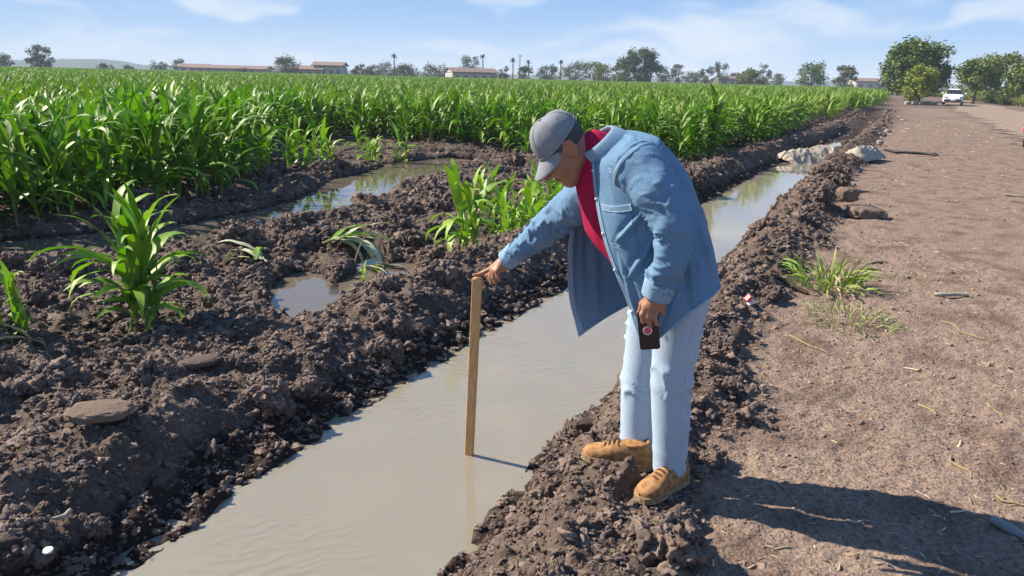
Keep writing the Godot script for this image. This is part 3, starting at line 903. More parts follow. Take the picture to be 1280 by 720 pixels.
func build_litter() -> void:
	var y := 0.0
	grass_tuft("grass_tuft", ground(2.66, -6.05), 130, 0.26, 0.46, M.grass, "green grass tuft growing at the edge of the dirt track", "grass", 1)
	grass_tuft("weed_patch", ground(2.45, -5.1), 130, 0.32, 0.22, M.weed, "low sparse weeds in front of the green grass tuft", "weeds", 2)
	grass_tuft("weed_patch", ground(3.55, -6.3), 40, 0.2, 0.12, M.weed, "faint patch of weeds on the open dirt track", "weeds", 3)
	grass_tuft("weed_patch", ground(2.9, -6.7), 20, 0.2, 0.16, M.corn_dry, "dry straw tuft behind the green grass tuft", "weeds", 4)
	rod("branch", on_ground(Vector3(2.065, 0.060, -6.084), Vector3(2.409, 0.020, -5.790), 7, 0.014), 0.012, 0.017, M.bark, "brown branch lying across the bank beside the grass tuft", "branch")
	rod("stalk_piece", on_ground(Vector3(1.887, 0.000, -4.763), Vector3(2.006, 0.000, -4.410), 6, 0.007), 0.007, 0.004, M.straw, "thin pale stalk on the track edge below the grass tuft", "stalk")
	rod("stalk_piece", on_ground(Vector3(3.466, 0.000, -5.835), Vector3(3.742, 0.000, -5.836), 6, 0.016, 0.015), 0.017, 0.014, M.bleached, "thick bleached stalk piece lying on the open track", "stalk")
	rod("stalk_piece", on_ground(Vector3(3.152, 0.000, -5.170), Vector3(3.200, -0.000, -4.763), 6, 0.006, 0.03), 0.007, 0.004, M.straw, "thin crooked straw on the track right of the weeds", "stalk")
	rod("stalk_piece", on_ground(Vector3(3.449, 0.000, -6.940), Vector3(3.643, 0.000, -7.024), 4, 0.012), 0.014, 0.012, M.straw, "short tan stalk piece behind the grass tuft", "stalk")
	rod("pipe", on_ground(Vector3(1.906, 0.000, -2.551), Vector3(1.986, 0.000, -2.386), 6, 0.018, 0.0), 0.019, 0.019, M.pipe, "grey pipe end lying in the man's shadow at the right edge", "pipe", 12)
	rod("stalk_piece", on_ground(Vector3(1.333, 0.000, -2.543), Vector3(1.434, 0.000, -2.536), 4, 0.005), 0.006, 0.004, M.bleached, "pale straw lying within the man's shadow", "stalk")
	rod("stalk_piece", on_ground(Vector3(2.225, 0.000, -3.694), Vector3(2.241, 0.000, -3.547), 4, 0.005), 0.007, 0.004, M.straw, "small straw on the track above the shadow", "stalk")
	rod("stalk_piece", on_ground(Vector3(2.047, 0.000, -3.098), Vector3(2.037, 0.000, -2.899), 5, 0.005, 0.02), 0.007, 0.004, M.straw, "bent straw on the track just above the man's shadow", "stalk")
	rod("stalk_piece", on_ground(Vector3(2.063, 0.000, -2.772), Vector3(2.137, 0.000, -2.656), 5, 0.005, 0.02), 0.006, 0.004, M.straw, "straw at the right edge just above the shadow", "stalk")
	rod("stalk_piece", on_ground(Vector3(2.594, 0.000, -3.715), Vector3(2.587, 0.000, -3.567), 4, 0.005), 0.007, 0.004, M.straw, "short straw near the right edge of the track", "stalk")
	rod("twig", on_ground(Vector3(-1.741, 0.050, -2.366), Vector3(-1.661, 0.100, -2.473), 5, 0.03, 0.02), 0.006, 0.009, M.bleached, "pale bent twig on the dark bank in the lower left", "twig")
	rod("hose", on_ground(Vector3(9.699, 0.000, -19.849), Vector3(10.478, -0.000, -18.606), 8, 0.03, 0.15), 0.035, 0.03, M.rubber, "black hose lying on the track near the pale sacks", "hose", 9)
	rod("hose", on_ground(Vector3(9.633, 0.000, -19.194), Vector3(10.758, 0.000, -19.268), 8, 0.03, -0.12), 0.025, 0.028, M.rubber, "thinner black hose looped beside the longer one", "hose", 9)
	slab("earth_slab", ground(-1.82, -3.0) + Vector3(0, 0.085, 0), Vector3(0.26, 0.05, 0.17), 0.5, 5, M.dry_clod, "flat pale crust of dried earth on the near left bank", "earth slab")
	slab("earth_slab", ground(-1.72, -3.82) + Vector3(0, 0.055, 0), Vector3(0.24, 0.04, 0.12), 0.9, 6, M.clod_1, "flat brown crust of earth above the pale one", "earth slab")
	slab("earth_slab", Vector3(4.581, 0.060, -9.561), Vector3(0.52, 0.15, 0.32), 0.2, 7, M.dry_clod, "large flat pale brown stone at the foot of the right bank", "stone")
	slab("stone", Vector3(4.771, 0.040, -9.582), Vector3(0.20, 0.09, 0.2), 0.9, 8, M.bleached, "small grey white stone touching the large flat one", "stone")
	slab("stone", Vector3(4.732, 0.160, -10.505), Vector3(0.34, 0.20, 0.26), 0.5, 9, M.dry_clod, "pale rounded lump on top of the right bank", "stone")
	slab("plastic_scrap", Vector3(3.923, 0.160, -9.619), Vector3(0.16, 0.03, 0.07), 0.7, 10, M.white, "white plastic scrap on the right bank", "litter")
	slab("dry_leaf", Vector3(8.072, 0.010, -11.943), Vector3(0.36, 0.02, 0.2), 0.2, 12, M.straw, "large tan dry leaf at the right edge of the track", "leaf")
	slab("paper_scrap", Vector3(-1.541, 0.080, -2.142), Vector3(0.03, 0.008, 0.035), 0.4, 13, M.white, "tiny white paper scrap on the dark lower left bank", "litter")
	slab("wet_board", Vector3(0.443, -0.080, -3.517), Vector3(0.20, 0.045, 0.07), 0.25, 14, M.clod_2, "dark wet lump of earth at the water edge by the man's shoe", "earth slab")
	# crumpled packet
	var pk := thing("drink_packet", Vector3(1.748, 0.100, -5.247), "crumpled pink and white packet lying on the right bank", "litter")
	var b := MB.new()
	b.box(Vector3(0.05, 0.03, 0.04), Transform3D(Basis.from_euler(Vector3(0.3, 0.5, 0.9)), Vector3(0, 0.02, 0)))
	obj("wrapper", b.flat(), M.pink, pk)
	b = MB.new()
	b.box(Vector3(0.05, 0.025, 0.035), Transform3D(Basis.from_euler(Vector3(0.3, 0.5, 0.9)), Vector3(0.022, -0.012, 0)))
	obj("wrapper_end", b.flat(), M.white, pk)
	for p in [[1124, 148, 0.25], [1129, 151, 0.22], [1110, 164, 0.2], [1100, 178, 0.16]]:
		var g: Vector3 = [Vector3(20.722, 0.000, -41.132), Vector3(19.525, 0.000, -38.318), Vector3(13.823, 0.050, -28.107), Vector3(10.453, 0.100, -21.615)][int(p[0] == 1129) + 2 * int(p[0] == 1110) + 3 * int(p[0] == 1100)]
		slab("pale_stone", g, Vector3.ONE * p[2] * Vector3(1.2, 0.8, 1), 0.3 + p[2], int(p[0]), M.bleached, "whitish stone on the distant right bank, " + ("left of a pair" if p[0] == 1124 else ("right of a pair" if p[0] == 1129 else ("alone nearer than the pair" if p[0] == 1110 else "nearest to the sacks"))), "stone")
	# straw and chaff all over the track
	var r := RandomNumberGenerator.new()
	r.seed = 77
	var m := MB.new()
	m.tube(PackedVector3Array([Vector3(-0.5, 0, 0), Vector3(-0.1, 0.03, 0.04), Vector3(0.5, 0, 0)]), PackedFloat32Array([0.09, 0.08, 0.05]), 4)
	var xf := []
	var cl := []
	for k in 9000:
		var z := -1.8 - 40.0 * pow(r.randf(), 2.6)
		var x := look(EDGE_B, z) + (6.0 + 0.4 * -z) * r.randf() - 0.1
		if lay(x, z).y > 0.6:
			continue
		var s := r.randf_range(0.010, 0.040) * (1.0 + maxf(0.0, -z - 6.0) * 0.07)
		if r.randf() < 0.05:
			s *= 2.0
		xf.append(Transform3D(Basis.from_euler(Vector3(r.randf_range(-0.15, 0.15), r.randf() * TAU, r.randf_range(-0.15, 0.15))).scaled_local(Vector3(s, s * 0.8, s * r.randf_range(0.6, 1.3))), Vector3(x, height(x, z) + s * 0.04, z)))
		var c := r.randf_range(0.6, 1.3)
		cl.append(Color(0.46 * c, 0.37 * c, 0.25 * c))
	for k in 500:
		var x := r.randf_range(-4.0, 1.2)
		var z := r.randf_range(-9.0, -2.2)
		var y2 := height(x, z)
		if y2 < PUDDLE + 0.01 or lay(x, z).y < 0.6:
			continue
		var s := r.randf_range(0.015, 0.05)
		xf.append(Transform3D(Basis.from_euler(Vector3(r.randf_range(-0.4, 0.4), r.randf() * TAU, r.randf_range(-0.4, 0.4))).scaled_local(Vector3(s, s * 0.6, s)), Vector3(x, y2 + s * 0.05, z)))
		cl.append(Color(0.33, 0.27, 0.19))
	scatter("chaff", m.mesh(), M.chaff, xf, cl, "scattered bits of pale straw and chaff on the dirt", "straw")

func sack(called: String, pts: Array, high: Array, half: float, sd: int, label: String) -> void:
	# a limp plastic sheet thrown over a ridge of mud
	var m := MB.new()
	var c := Curve3D.new()
	for p in pts:
		c.add_point(p - pts[0])
	var len := c.get_baked_length()
	var f := noise(FastNoiseLite.TYPE_SIMPLEX_SMOOTH, 1.0, 3, sd)
	var rows := 90
	var cols := 44
	for side in 2:
		for k in rows:
			var t := k / (rows - 1.0)
			var p := c.sample_baked(t * len)
			var d := (c.sample_baked(minf(t * len + 0.05, len)) - c.sample_baked(maxf(t * len - 0.05, 0.0))).normalized()
			var s := d.cross(Vector3.UP).normalized()
			var q := t * (high.size() - 1)
			var h: float = lerpf(high[int(q)], high[mini(int(q) + 1, high.size() - 1)], q - int(q))
			for j in cols:
				var w := j / (cols - 1.0) * 2.0 - 1.0
				var wide := half * (1.0 + 0.25 * f.get_noise_2d(t * len * 1.5, signf(w) * 4.0))
				var y := h * pow(cos(w * PI * 0.5), 1.1) * (1.0 + 0.3 * f.get_noise_2d(t * len * 1.1, 9.0)) - 0.05 * absf(w)
				var r1 := pow(1.0 - minf(absf(f.get_noise_2d(t * len * 2.2 + w * 0.8, w * 0.9)) * 3.0, 1.0), 2.0)
				var r2 := pow(1.0 - minf(absf(f.get_noise_2d(t * len * 4.5 - w * 1.6 + 20.0, w * 1.8)) * 3.5, 1.0), 2.0)
				var ends := smoothstep(0.0, 0.08, t) * smoothstep(1.0, 0.92, t)
				m.v.append(p + s * w * wide * (0.55 + 0.45 * ends) + Vector3(0, y * (0.4 + 0.6 * ends) + 0.035 * r1 + 0.02 * r2 - 0.004 * side, 0) + d * 0.05 * f.get_noise_2d(w * 3.0, t * 5.0))
	m.weave(0, rows, cols)
	m.weave(rows * cols, rows, cols)
	tag(obj(called, m.mesh(), M.sack, null, Transform3D(Basis(), pts[0])), label, "sack")

# ---------------------------------------------------------------- trees, buildings, vehicles
func tree(called: String, at: Vector3, h: float, wide: float, low: float, leaf: float, count: int, m: Material, label: String, group: String, sd: int, shape := 0) -> void:
	var r := RandomNumberGenerator.new()
	r.seed = sd
	var o := thing(called, at, label, "tree", group)
	var t := MB.new()
	var crown := MB.new()
	var fork := h * maxf(low, 0.12)
	t.tube(PackedVector3Array([Vector3(0, -0.2, 0), Vector3(0.02 * h, fork * 0.6, 0), Vector3(0.0, fork, 0.01 * h), Vector3(0.01 * h, h * 0.6, 0)]), PackedFloat32Array([h * 0.035, h * 0.026, h * 0.022, h * 0.008]), 8)
	var nc := 14 + int(count / 160.0)
	var lumps := []
	for k in nc:
		var a := r.randf() * TAU
		var y := lerpf(low, 0.92, pow(r.randf(), 0.8))
		var top := sqrt(maxf(1.0 - pow(maxf((y - low) / (1.0 - low) * 1.55 - 0.62, -1.0), 2.0), 0.05))
		var rad := wide * 0.5 * top * sqrt(r.randf_range(0.12, 1.0))
		var c := Vector3(cos(a) * rad * 0.82, h * y, sin(a) * rad * 0.82)
		lumps.append([c, wide * r.randf_range(0.10, 0.2)])
		if k < 16:
			var s := Vector3(0, fork * r.randf_range(0.8, 1.2), 0)
			t.tube(PackedVector3Array([s, s.lerp(c, 0.5) + Vector3(0, h * 0.04, 0), c]), PackedFloat32Array([h * 0.014, h * 0.009, h * 0.003]), 5)
	for k in count:
		var l: Array = lumps[r.randi() % nc]
		var d := Vector3(r.randfn(), r.randfn() * 0.75, r.randfn()).normalized() * pow(r.randf(), 0.45)
		if d.y < -0.4 and r.randf() < 0.5:
			d.y *= -0.5
		var p: Vector3 = l[0] + d * l[1] * (1.0 if shape == 0 else 1.25)
		if p.y < h * low * 0.75:
			p.y = h * low * r.randf_range(0.75, 1.1)
		var b := Basis.from_euler(Vector3(r.randf_range(-1.2, 1.2), r.randf() * TAU, r.randf_range(-0.8, 0.8)))
		var s := leaf * r.randf_range(0.6, 1.4)
		var w := crown.v.size()
		crown.v.append(p - b.x * s * 0.5); crown.v.append(p + b.z * s * 0.34); crown.v.append(p + b.x * s * 0.5 - b.y * s * 0.1); crown.v.append(p - b.z * s * 0.34)
		var k2 := r.randf_range(0.7, 1.3)
		for q in 4:
			crown.c.append(Color(k2 * r.randf_range(0.9, 1.15), k2, k2 * 0.95))
		crown.quad(w, w + 1, w + 2, w + 3)
	obj("trunk", t.mesh(), M.bark, o)
	obj("crown", crown.mesh(), m, o)

func palm(at: Vector3, h: float, label: String, sd: int) -> void:
	var o := thing("palm_tree", at, label, "palm tree", "distant palms")
	var t := MB.new()
	t.tube(PackedVector3Array([Vector3(0, -0.2, 0), Vector3(0.1, h * 0.5, 0), Vector3(0.0, h, 0)]), PackedFloat32Array([0.28, 0.2, 0.18]), 7)
	obj("trunk", t.mesh(), M.bark, o)
	var r := RandomNumberGenerator.new()
	r.seed = sd
	var c := MB.new()
	for k in 26:
		var l := h * r.randf_range(0.10, 0.15) + 0.5
		c.add(far_leaf[r.randi() % 10], Transform3D((Basis(Vector3.UP, r.randf() * TAU) * Basis(Vector3(0, 0, 1), r.randf_range(-1.0, 0.1))).scaled_local(Vector3(l, l, l * 4.0)), Vector3(0, h - 0.2, 0)))
	obj("crown", c.mesh(false), M.tree_dark, o)

func far_at(u: float, z: float) -> Vector3:
	return Vector3(u * -z, 0, z)

func house(called: String, at: Vector3, turn: float, size: Vector3, roof_h: float, wall: Material, roof: Material, bays: int, label: String, gable := true) -> void:
	var o := thing(called, at, label, "building")
	o.rotation.y = turn
	var m := MB.new()
	m.box(size, Transform3D(Basis(), Vector3(0, size.y / 2, 0)))
	obj("wall", m.flat(), wall, o)
	# two roof slopes with eaves
	for s in [-1.0, 1.0]:
		m = MB.new()
		var half := size.z / 2 + 0.5
		var len := Vector2(half, roof_h).length()
		m.box(Vector3(size.x + 0.9, 0.18, len), Transform3D(Basis(Vector3.RIGHT, s * atan2(roof_h, half)), Vector3(0, size.y + roof_h / 2 + 0.1, s * half / 2)))
		obj("roof", m.flat(), roof, o)
	if gable:
		for s in [-1.0, 1.0]:
			m = MB.new()
			for e in [0.0, 0.2]:
				m.v.append_array(PackedVector3Array([Vector3(s * (size.x / 2 - e), size.y, -size.z / 2), Vector3(s * (size.x / 2 - e), size.y, size.z / 2), Vector3(s * (size.x / 2 - e), size.y + roof_h * 0.95, 0)]))
			m.tri(0, 1, 2); m.tri(3, 5, 4); m.quad(0, 2, 5, 3); m.quad(1, 4, 5, 2)
			obj("gable", m.flat(), wall, o)
	for k in bays:
		var x := -size.x / 2 + size.x * (k + 0.5) / bays
		m = MB.new()
		m.box(Vector3(size.x / bays * 0.4, size.y * 0.4, 0.08), Transform3D(Basis(), Vector3(x, size.y * 0.52, size.z / 2 + 0.03)))
		var w := obj("window", m.flat(), M.pane, o)
		m = MB.new()
		m.box(Vector3(size.x / bays * 0.5, 0.12, 0.2), Transform3D(Basis(), Vector3(x, size.y * 0.29, size.z / 2 + 0.08)))
		obj("sill", m.flat(), wall, w)

func wheel(parent: Node, at: Vector3, r: float, w: float, axis_turn := 0.0) -> void:
	var ty := MB.new()
	var n := 28
	for k in n:
		var a := TAU * k / n
		for j in 8:
			var b := TAU * j / 8
			var rr := r - w * 0.45 + cos(b) * w * 0.45
			ty.v.append(Vector3(cos(a) * rr, sin(a) * rr, sin(b) * w * 0.5))
	for k in n:
		for j in 8:
			var k2 := (k + 1) % n
			var j2 := (j + 1) % 8
			ty.quad(k * 8 + j, k2 * 8 + j, k2 * 8 + j2, k * 8 + j2)
	var t := Transform3D(Basis(Vector3.UP, axis_turn), at)
	var o := obj("wheel", ty.mesh(), M.rubber, parent, t)
	var rim := MB.new()
	rim.tube(PackedVector3Array([Vector3(0, 0, -w * 0.3), Vector3(0, 0, w * 0.3)]), PackedFloat32Array([r * 0.25, r * 0.25]), 12)
	for k in 6:
		var a := TAU * k / 6
		rim.tube(PackedVector3Array([Vector3.ZERO, Vector3(cos(a), sin(a), 0) * (r - w * 0.8)]), PackedFloat32Array([r * 0.07, r * 0.05]), 5)
	obj("rim", rim.mesh(), M.chrome, o)

func car(at: Vector3, turn: float) -> void:
	var o := thing("parked_car", at, "white car parked facing the camera on the distant track", "car")
	o.rotation.y = turn
	# body: cross sections along the length (z forwards), each a rounded half outline mirrored
	var st := [[2.15, 0.62, 0.30, 0.70], [2.05, 0.80, 0.24, 0.84], [1.6, 0.90, 0.22, 0.98], [0.95, 0.92, 0.22, 1.06], [0.4, 0.93, 0.22, 1.08], [-0.8, 0.93, 0.22, 1.08], [-1.7, 0.91, 0.24, 1.08], [-2.1, 0.84, 0.3, 1.02], [-2.2, 0.7, 0.4, 0.9]]
	var b := MB.new()
	for s in st:
		for k in 20:
			var a := TAU * k / 20
			var c := cos(a)
			var d := sin(a)
			b.v.append(Vector3(s[1] * signf(c) * pow(absf(c), 0.35), lerpf(s[2], s[3], 0.5 + 0.5 * signf(d) * pow(absf(d), 0.35)), s[0]))
	b.weave(0, st.size(), 20, true)
	for e in [0, (st.size() - 1) * 20]:
		b.v.append(Vector3(0, 0.55, st[0 if e == 0 else st.size() - 1][0]))
		for k in 20:
			b.tri(b.v.size() - 1, e + k, e + (k + 1) % 20)
	obj("body", b.mesh(), M.car_white, o)
	b = MB.new()
	var cab := [[0.95, 0.80, 1.05], [0.35, 0.70, 1.50], [0.1, 0.68, 1.56], [-1.2, 0.67, 1.57], [-1.6, 0.68, 1.5], [-2.1, 0.76, 1.05]]
	for s in cab:
		for k in 9:
			var c := k / 8.0 * 2.0 - 1.0
			b.v.append(Vector3(s[1] * signf(c) * pow(absf(c), 0.6), lerpf(1.02, s[2], pow(1.0 - pow(absf(c), 5.0), 0.5)), s[0]))
	b.weave(0, cab.size(), 9)
	obj("cabin", b.mesh(), M.car_white, o)
	b = MB.new()
	b.v.append_array(PackedVector3Array([Vector3(-0.72, 1.07, 0.96), Vector3(0.72, 1.07, 0.96), Vector3(0.60, 1.48, 0.42), Vector3(-0.60, 1.48, 0.42), Vector3(-0.72, 1.06, 0.90), Vector3(0.72, 1.06, 0.90), Vector3(0.60, 1.46, 0.38), Vector3(-0.60, 1.46, 0.38)]))
	b.quad(0, 3, 2, 1); b.quad(4, 5, 6, 7); b.quad(0, 1, 5, 4); b.quad(2, 3, 7, 6)
	obj("windscreen", b.flat(), M.pane, o)
	b = MB.new(); b.box(Vector3(1.5, 0.24, 0.1), Transform3D(Basis(), Vector3(0, 0.44, 2.12)))
	obj("grille", b.flat(), M.rubber, o)
	b = MB.new(); b.box(Vector3(0.42, 0.12, 0.03), Transform3D(Basis(), Vector3(0, 0.5, 2.185)))
	obj("number_plate", b.flat(), M.white, o)
	for s in [-1.0, 1.0]:
		b = MB.new(); b.box(Vector3(0.34, 0.13, 0.2), Transform3D(Basis(Vector3.UP, s * 0.5), Vector3(s * 0.66, 0.77, 2.02)))
		obj("headlight", b.flat(), M.chrome, o)
		b = MB.new(); b.box(Vector3(0.2, 0.14, 0.1), Transform3D(Basis(), Vector3(s * 1.0, 1.12, 0.72)))
		obj("wing_mirror", b.flat(), M.car_white, o)
		wheel(o, Vector3(s * 0.80, 0.33, 1.35), 0.33, 0.24, PI / 2)
		wheel(o, Vector3(s * 0.80, 0.33, -1.35), 0.33, 0.24, PI / 2)

func motorcycle(at: Vector3, turn: float) -> void:
	var o := thing("parked_motorcycle", at, "red and white motorcycle with black wheel cut off by the right edge", "motorcycle")
	o.rotation.y = turn
	wheel(o, Vector3(-0.65, 0.29, 0), 0.29, 0.10)
	wheel(o, Vector3(0.65, 0.29, 0), 0.29, 0.10)
	var b := MB.new()
	b.tube(PackedVector3Array([Vector3(-0.92, 0.66, 0), Vector3(-0.75, 0.70, 0), Vector3(-0.3, 0.66, 0), Vector3(0.05, 0.62, 0)]), PackedFloat32Array([0.05, 0.10, 0.13, 0.12]), 10)
	obj("rear_cowl", b.mesh(), M.moto_white, o)
	b = MB.new(); b.box(Vector3(0.07, 0.10, 0.16), Transform3D(Basis(Vector3(0, 0, 1), 0.3), Vector3(-0.93, 0.60, 0)))
	obj("tail_light", b.flat(), M.pink, o)
	b = MB.new()
	b.tube(PackedVector3Array([Vector3(-0.86, 0.80, 0), Vector3(-0.5, 0.81, 0), Vector3(-0.05, 0.78, 0)]), PackedFloat32Array([0.05, 0.09, 0.08]), 10)
	obj("seat", b.mesh(), M.rubber, o)
	b = MB.new()
	b.tube(PackedVector3Array([Vector3(-0.1, 0.74, 0), Vector3(0.1, 0.82, 0), Vector3(0.35, 0.82, 0), Vector3(0.45, 0.74, 0)]), PackedFloat32Array([0.08, 0.14, 0.14, 0.08]), 12)
	obj("fuel_tank", b.mesh(), M.pink, o)
	b = MB.new()
	for s in [-1.0, 1.0]:
		b.tube(PackedVector3Array([Vector3(0.65, 0.29, 0.08 * s), Vector3(0.45, 0.95, 0.08 * s)]), PackedFloat32Array([0.025, 0.025]), 7)
	b.tube(PackedVector3Array([Vector3(0.38, 1.03, -0.36), Vector3(0.46, 0.97, 0), Vector3(0.38, 1.03, 0.36)]), PackedFloat32Array([0.016, 0.016, 0.016]), 7)
	obj("fork", b.mesh(), M.chrome, o)
	b = MB.new()
	b.tube(PackedVector3Array([Vector3(-0.65, 0.29, 0.08), Vector3(-0.1, 0.36, 0.06), Vector3(0.3, 0.4, 0), Vector3(0.45, 0.85, 0)]), PackedFloat32Array([0.025, 0.04, 0.1, 0.03]), 8)
	b.tube(PackedVector3Array([Vector3(-0.1, 0.36, 0), Vector3(0.1, 0.5, 0), Vector3(0.25, 0.45, 0)]), PackedFloat32Array([0.1, 0.14, 0.1]), 8)
	obj("engine", b.mesh(), M.rubber, o)
	b = MB.new()
	var arc := PackedVector3Array()
	var rad := PackedFloat32Array()
	for k in 9:
		var a := 0.35 + k * 0.28
		arc.append(Vector3(-0.65 + cos(a) * 0.33, 0.29 + sin(a) * 0.33, 0)); rad.append(0.05)
	b.tube(arc, rad, 7)
	obj("mudguard", b.mesh(), M.rubber, o)

func build_far() -> void:
	# the used wheel track, a paler sheet on the dirt
	var m := MB.new()
	var path := [Vector3(9.5, 4, 2.0), Vector3(13.5, -12, 2.0), Vector3(17.5, -22, 2.1), Vector3(24.5, -35, 2.2), Vector3(33.5, -53, 2.3), Vector3(46.5, -78, 2.4), Vector3(62, -106, 2.4), Vector3(100, -180, 2.4), Vector3(160, -300, 2.4)]
	var rn := 0
	for k in path.size() - 1:
		for e in 40:
			var t := e / 40.0
			var p: Vector3 = path[k].lerp(path[k + 1], t)
			var d := (Vector2(path[k + 1].x, path[k + 1].y) - Vector2(path[k].x, path[k].y)).normalized().orthogonal()
			for q in 5:
				var s := (q - 2.0) / 2.0 * p.z * (1.0 + 0.55 * n_mid.get_noise_2d(rn * 0.35, q * 3.0) + 0.3 * n_fine.get_noise_2d(rn * 0.02, q * 5.0))
				m.v.append(Vector3(p.x + d.x * s, 0.022, p.y + d.y * s))
			rn += 1
	m.weave(0, rn, 5)
	tag(obj("road", m.mesh(), M.track), "pale worn wheel track along the right side", "", "", "structure")
	# hills on the far left horizon
	m = MB.new()
	var f := noise(FastNoiseLite.TYPE_SIMPLEX_SMOOTH, 0.0016, 4, 9)
	for k in 120:
		var a := -1.3 + 2.4 * k / 119.0
		var hh := 5.0 + 13.0 * absf(f.get_noise_1d(k * 60.0)) * smoothstep(0.5, -0.5, a)
		for q in 4:
			var d := 1180.0 + q * 60.0
			m.v.append(Vector3(sin(a) * d, [-2.0, hh * 0.5, hh, hh * 1.15][q], -cos(a) * d))
	m.weave(0, 120, 4)
	tag(obj("hills", m.mesh(), M.hill), "low hazy hills on the horizon", "", "", "structure")
	# grass beside the track on the right
	var r := RandomNumberGenerator.new()
	r.seed = 31
	var tuft := MB.new()
	for k in 16:
		var l := r.randf_range(0.7, 1.3)
		tuft.add(far_leaf[r.randi() % 10], Transform3D(Basis(Vector3.UP, r.randf() * TAU).scaled_local(Vector3(l, l, l * 0.6)), Vector3(r.randf_range(-0.4, 0.4), 0, r.randf_range(-0.4, 0.4))))
	var xf := []
	var cl := []
	for k in 9000:
		var t := r.randf()
		var z := lerpf(-52.0, -170.0, t)
		var x := 52.0 + (-z - 79.0) * 0.40 + 22.0 * pow(r.randf(), 1.5)
		xf.append(Transform3D(Basis(Vector3.UP, r.randf() * TAU).scaled_local(Vector3(1, r.randf_range(0.7, 1.3), 1)), Vector3(x, 0, z)))
		var c := r.randf_range(0.7, 1.4)
		cl.append(Color(c * 1.25, c, c * 1.3))
	# and a low fringe at the far end of the field
	for k in 9000:
		var x := r.randf_range(-210.0, 95.0)
		var z := r.randf_range(-235.0, -196.0)
		var c := r.randf_range(0.7, 1.3)
		xf.append(Transform3D(Basis(Vector3.UP, r.randf() * TAU).scaled_local(Vector3(1.6, r.randf_range(0.5, 1.1), 1.6)), Vector3(x, 0, z)))
		cl.append(Color(c * 1.5, c * 1.1, c * 1.6))
	scatter("tall_grass", tuft.mesh(false), M.grass_far, xf, cl, "tall unkempt grass along the track and field end", "grass")
	# trees near the track
	tree("tree", far_at(0.5150, -93.0), 6.9, 8.0, 0.12, 0.36, 17000, M.tree_mid, "large spreading tree standing left of the distant car", "", 3)
	tree("young_tree", far_at(0.5260, -74.0), 3.6, 3.6, 0.14, 0.2, 5200, M.tree_lime, "small yellow green tree before the large spreading one", "", 4)
	tree("tree", far_at(0.596, -84.0), 5.0, 5.0, 0.32, 0.24, 5200, M.tree_mid, "open crowned tree with dark stems right of the car", "", 6)
	tree("tree", far_at(0.625, -92.0), 5.8, 6.4, 0.15, 0.28, 5200, M.tree_olive, "broad olive green tree next to the open crowned one", "", 7)
	tree("tree", far_at(0.66, -86.0), 5.0, 5.4, 0.12, 0.28, 4600, M.tree_mid, "bushy tree at the right edge of the picture", "", 8)
	tree("tree", far_at(0.60, -140.0), 6.0, 8.0, 0.1, 0.5, 1800, M.tree_olive, "distant bushy tree far behind the car", "", 9)
	tree("tree", far_at(0.70, -84.0), 5.0, 6.0, 0.2, 0.3, 1800, M.tree_olive, "bushy olive tree beyond the right edge", "", 12)
	# trees beyond the corn: direction, distance, height, width, leaf, count, material, label
	var list := [
		[-0.6198, -215, 7.2, 7.5, 0.5, 1700, "tree_dark", "two lobed dark tree alone on the far left horizon"],
		[-0.668, -230, 4.5, 6.5, 0.5, 800, "tree_dark", "rounded dark bush at the left edge of the horizon"],
		[0.1571, -200, 9.8, 11.0, 0.55, 4200, "tree_dark", "large dark round tree rising above the field behind the cap"],
		[0.136, -207, 5.5, 7.0, 0.5, 1200, "tree_olive", "lower olive tree touching the large dark round one"],
		[0.300, -185, 4.6, 7.2, 0.45, 1500, "tree_olive", "yellowish spreading shrub tree above the far corn"],
		[0.3813, -180, 6.4, 7.0, 0.45, 1700, "tree_mid", "middle sized tree standing at the right end of the field"],
		[0.4260, -190, 6.4, 7.2, 0.5, 1500, "tree_dull", "greyish loose tree right of the middle sized one"],
		[-0.300, -225, 5.6, 8.0, 0.5, 1300, "tree_dark", "round tree covering the end of the long red roofed shed"],
		[-0.145, -235, 4.2, 8.6, 0.5, 1200, "tree_dark", "round dark tree left of the white house"],
		[-0.108, -240, 4.0, 9.5, 0.5, 1000, "tree_dark", "wide low tree just left of the white house"],
		[-0.205, -245, 4.6, 5.5, 0.5, 800, "tree_dull", "grey green tree right of the red roofed building"],
		[-0.187, -248, 4.3, 7.0, 0.5, 800, "tree_dull", "low tree in the gap between buildings"],
		[-0.172, -260, 5.4, 10.0, 0.5, 900, "tree_dull", "pale broad tree behind the row of round trees"],
		[-0.062, -262, 8.2, 8.0, 0.5, 1000, "tree_dark", "dark tree rising behind the roof of the white house"],
		[-0.018, -240, 5.0, 5.0, 0.5, 700, "tree_dull", "loose tree at the right end of the white house"],
		[0.010, -240, 5.2, 5.5, 0.5, 800, "tree_dark", "small dark tree right of the white house"],
		[0.042, -245, 5.4, 9.0, 0.5, 1000, "tree_dark", "low wide dark tree left of the row of far trees"],
		[0.075, -262, 7.2, 10.0, 0.6, 1000, "tree_dull", "far greyish tree behind the cap"],
		[0.100, -262, 7.6, 9.5, 0.6, 1000, "tree_dull", "far greyish tree next to the pale shrub"],
		[0.112, -225, 6.2, 6.5, 0.5, 900, "tree_olive", "pale brownish shrub left of the large dark round tree"],
		[-0.535, -250, 2.6, 6.0, 0.5, 500, "tree_dark", "low dark bush on the left horizon"],
		[-0.505, -250, 2.4, 4.0, 0.5, 400, "tree_dull", "small grey bush on the left horizon"],
		[-0.465, -255, 3.4, 8.0, 0.5, 600, "tree_dark", "broad low bush left of the long shed"],
		[-0.440, -280, 5.0, 6.0, 0.5, 500, "tree_dull", "grey tree behind the broad low bush"],
		[-0.36, -235, 2.2, 5.0, 0.5, 400, "tree_dark", "low bush before the long red roofed shed"],
	]
